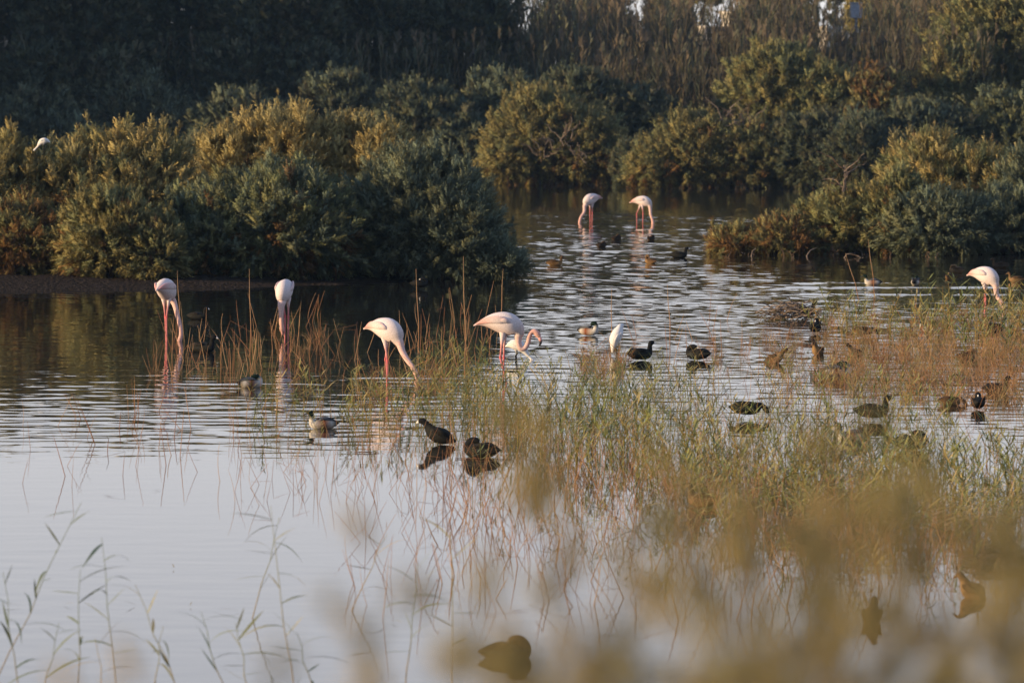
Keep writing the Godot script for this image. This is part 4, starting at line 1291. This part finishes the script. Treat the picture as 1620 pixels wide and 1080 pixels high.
	for q in [[PackedVector2Array([Vector2(1330, 560), Vector2(1480, 545), Vector2(1750, 515), Vector2(1750, 660), Vector2(1480, 640), Vector2(1360, 625), Vector2(1290, 600)]), 340, 0.95],
			[PackedVector2Array([Vector2(1190, 540), Vector2(1330, 530), Vector2(1420, 560), Vector2(1420, 620), Vector2(1230, 610)]), 70, 0.7],
			[PackedVector2Array([Vector2(1290, 500), Vector2(1625, 495), Vector2(1625, 540), Vector2(1300, 540)]), 70, 0.9],
			[PackedVector2Array([Vector2(915, 565), Vector2(985, 560), Vector2(990, 600), Vector2(920, 600)]), 26, 0.8],
			[PackedVector2Array([Vector2(440, 530), Vector2(540, 530), Vector2(540, 560), Vector2(440, 560)]), 3, 0.6],
			[PackedVector2Array([Vector2(580, 600), Vector2(700, 585), Vector2(700, 640), Vector2(580, 640)]), 12, 0.7],
			[PackedVector2Array([Vector2(1100, 780), Vector2(1625, 840), Vector2(1625, 900), Vector2(1050, 850)]), 60, 0.6],
			[PackedVector2Array([Vector2(850, 700), Vector2(1300, 760), Vector2(1300, 830), Vector2(860, 760)]), 45, 0.7],
			[PackedVector2Array([Vector2(1100, 540), Vector2(1190, 540), Vector2(1190, 590), Vector2(1100, 590)]), 12, 0.6]]:
		for p in scatter(q[0], q[1]):
			var k := rng.randi() % 4
			var s: float = q[2] * rnd(0.7, 1.25)
			lists[k][0].append(Transform3D(Basis(Vector3.UP, rnd(0, TAU)).scaled(Vector3(s, s, s)), water(p.x, p.y)))
			lists[k][1].append(pick(orange))
	var grass := Node3D.new()
	grass.name = "dry_grass"
	add_child(grass)
	tag(grass, "orange-brown dry marsh grass growing in the shallow water", "dry grass", "", "stuff")
	for k in 4:
		multi(grass, "grass", tufts[k], M.reed_leaf, lists[k][0], lists[k][1])
	# brush pile with the coot on it
	rng.seed = 1800
	var pile := base("brush_pile", water(1255, 506))
	tag(pile, "heap of dead sticks and reeds rising from the water on the right", "brush pile")
	var sticks := []
	for k in 5:
		var b := MB.new()
		b.tube(wander(Vector3(-0.35, 0, 0), Vector3(0.35, 0, 0), 5, 0.04), [0.008, 0.01, 0.011, 0.01, 0.008, 0.004], 5, [Color.WHITE])
		sticks.append(b.mesh())
	for k in 70:
		var o := part(pile, "stick", sticks[k % 5], M.dead_bark if k % 4 else M.bark)
		var a := rnd(-1, 1)
		o.position = Vector3(a * 0.42, rnd(0.0, 0.30) * (1.0 - a * a * 0.7) + 0.01, rnd(-0.2, 0.2))
		o.rotation = Vector3(rnd(-0.5, 0.5), rnd(-0.9, 0.9), rnd(-0.5, 0.5))
		o.scale = Vector3.ONE * rnd(0.6, 1.25)
	# floating stems and mats
	rng.seed = 1900
	for q in [[1300, 1400, 598], [1380, 1520, 602], [1500, 1620, 600], [1330, 1420, 566], [1250, 1300, 548], [1430, 1620, 606], [1100, 1130, 541], [560, 600, 716], [720, 810, 726]]:
		var a := water(q[0], q[2])
		var b := water(q[1], q[2] + 1)
		var mb := MB.new()
		mb.tube([a - a + Vector3(0, 0.008, 0), (b - a) * 0.5 + Vector3(0, 0.015, 0.05), b - a + Vector3(0, 0.006, 0)], [0.004, 0.008, 0.003], 5, [Color(0.06, 0.035, 0.02)])
		var o := part(self, "dead_reed", mb.mesh(), M.stalk)
		o.position = a
		tag(o, "dark dead reed stem floating flat on the water", "dead reed", "floating dead stems")
	for q in [[378, 968, 1], [213, 958, 0], [32, 960, 1], [300, 960, 0], [100, 957, 0], [230, 636, 1], [560, 938, 1], [275, 900, 0], [620, 985, 1], [905, 720, 1]]:
		var o := part(self, "floating_leaf", leaf_shapes[3][q[2]], M.reed_leaf)
		o.position = water(q[0], q[1]) + Vector3(0, 0.012, 0)
		o.rotation = Vector3(rnd(-0.15, 0.15), rnd(0, TAU), rnd(0.05, 0.2))
		o.scale = Vector3.ONE * rnd(0.5, 0.9)
		tag(o, "small tan dead leaf floating on the water", "leaf", "floating dead leaves")
	var mat_at := water(1592, 893)
	var clump := base("sedge_tussock", mat_at)
	tag(clump, "dark low brown tussock of matted reeds at the right edge of the foreground", "tussock")
	for k in 90:
		var o := part(clump, "stick", sticks[k % 5], M.bark if k % 3 else M.dead_bark)
		o.position = Vector3(rnd(-0.26, 0.4), rnd(0.0, 0.1), rnd(-0.15, 0.15))
		o.rotation = Vector3(rnd(-0.3, 0.3), rnd(-0.9, 0.9), rnd(-0.3, 0.3))
		o.scale = Vector3.ONE * rnd(0.3, 0.6)

# the golden bush on the bank just before the camera, far out of focus
func build_near_bush() -> void:
	rng.seed = 91
	var near := [Color(0.42, 0.35, 0.17), Color(0.38, 0.33, 0.17), Color(0.46, 0.36, 0.17), Color(0.35, 0.31, 0.17)]
	var foot := Vector3(0.3, 2.75, -5.2)
	var root := base("bank_bush", foot)
	tag(root, "golden-olive bush close to the camera, blurred, filling the lower right corner", "bush")
	var lumps := FastNoiseLite.new()
	lumps.seed = 17; lumps.frequency = 2.6
	var where := []
	var tints := []
	var tips := []
	var tries := 0
	while where.size() < 980 and tries < 60000:
		tries += 1
		var p := Vector3(rnd(-0.45, 0.62), rnd(3.6, 4.26), rnd(-6.6, -4.4))
		# the outline of the loose crown: low on the left, higher on the right, with a few thin shoots
		var rise := lerpf(3.98, 4.13, smoothstep(-0.3, 0.45, p.x)) + 0.07 * lumps.get_noise_2d(p.x * 2.0, p.z)
		var dens := smoothstep(rise + 0.06, rise - 0.16, p.y) * (0.15 + 0.85 * smoothstep(-0.12, 0.40, p.x))
		for q in [[0.03, 4.21, 0.035], [0.10, 4.22, 0.025], [0.34, 4.19, 0.04], [-0.14, 4.08, 0.03], [0.24, 4.14, 0.03], [0.0, 4.09, 0.05]]:
			dens += 0.30 * exp(-pow((p.x - q[0]) / q[2], 2.0)) * smoothstep(q[1] + 0.03, q[1] - 0.08, p.y)
		dens *= clampf(0.75 + 1.1 * lumps.get_noise_3d(p.x * 1.6, p.y * 1.6, p.z * 0.5), 0.1, 1.5)
		if rng.randf() > dens: continue
		var s := rnd(0.05, 0.085)
		where.append(Transform3D(basis_y(Vector3.UP + rdir() * 0.7, rnd(0, TAU), s), p - foot))
		tints.append(pick(near))
		if where.size() % 22 == 0: tips.append(p)
	multi(root, "crown", plume_meshes[0], M.foliage, where, tints)
	for p in tips:
		limb(root, wander(Vector3(rnd(-0.05, 0.05), 0, rnd(-0.05, 0.05)), p - foot, 6, 0.02), 0.007, 0.0015, M.bark, "limb")

func _ready() -> void:
	# camera
	var cam := Camera3D.new()
	cam.name = "camera"
	add_child(cam)
	cam.position = EYE
	cam.rotation.x = -pitch
	var lens := CameraAttributesPhysical.new()
	lens.frustum_focal_length = 200.0
	lens.frustum_focus_distance = 92.0
	lens.exposure_aperture = 4.6
	lens.frustum_near = 0.1
	lens.frustum_far = 3000.0
	cam.attributes = lens
	cam.keep_aspect = Camera3D.KEEP_HEIGHT
	cam.fov = rad_to_deg(2.0 * atan(540.0 / FOCAL))
	cam.near = 0.1
	cam.far = 3000.0
	# sky, sun, exposure
	var sky_m := ProceduralSkyMaterial.new()
	sky_m.sky_top_color = Color(0.50, 0.60, 0.76)
	sky_m.sky_horizon_color = Color(0.842, 0.830, 0.822)
	sky_m.sky_curve = 0.22
	sky_m.ground_horizon_color = Color(0.4, 0.38, 0.36)
	sky_m.ground_bottom_color = Color(0.12, 0.11, 0.1)
	sky_m.sun_angle_max = 1.0
	var sky := Sky.new()
	sky.sky_material = sky_m
	var env := Environment.new()
	env.background_mode = Environment.BG_SKY
	env.sky = sky
	env.background_energy_multiplier = 0.9
	env.tonemap_mode = Environment.TONE_MAPPER_LINEAR
	env.tonemap_exposure = 1.56
	env.fog_enabled = true
	env.fog_light_color = Color(0.62, 0.78, 0.95)
	env.fog_density = 0.00008
	env.sdfgi_enabled = true
	env.ssao_enabled = true
	env.ssil_enabled = true
	var we := WorldEnvironment.new()
	we.name = "environment"
	we.environment = env
	add_child(we)
	var sun := DirectionalLight3D.new()
	sun.name = "sun"
	sun.light_color = Color(1.0, 0.865, 0.67)
	sun.light_energy = 1.6
	sun.light_angular_distance = 0.5
	sun.shadow_enabled = true
	add_child(sun)
	var el := deg_to_rad(11.0)
	var to_sun := Vector3(-cos(el) * 0.955, sin(el), cos(el) * 0.296)
	sun.look_at_from_position(to_sun * 50.0, Vector3.ZERO, Vector3.UP)
	# the place
	materials()
	build_ground()
	build_water()
	island("mud_island", "brown mud bank of the left island at the waterline", Vector3(-14, 0, -137.5), 15.2, 15.5, 0.2, 3)
	island("mud_bank", "dark mud of the right island at the waterline", Vector3(16.2, 0, -156.5), 10.3, 8.6, 0.15, 6)
	build_vegetation()
	build_far_things()
	build_birds()
	build_reeds()
	build_near_bush()
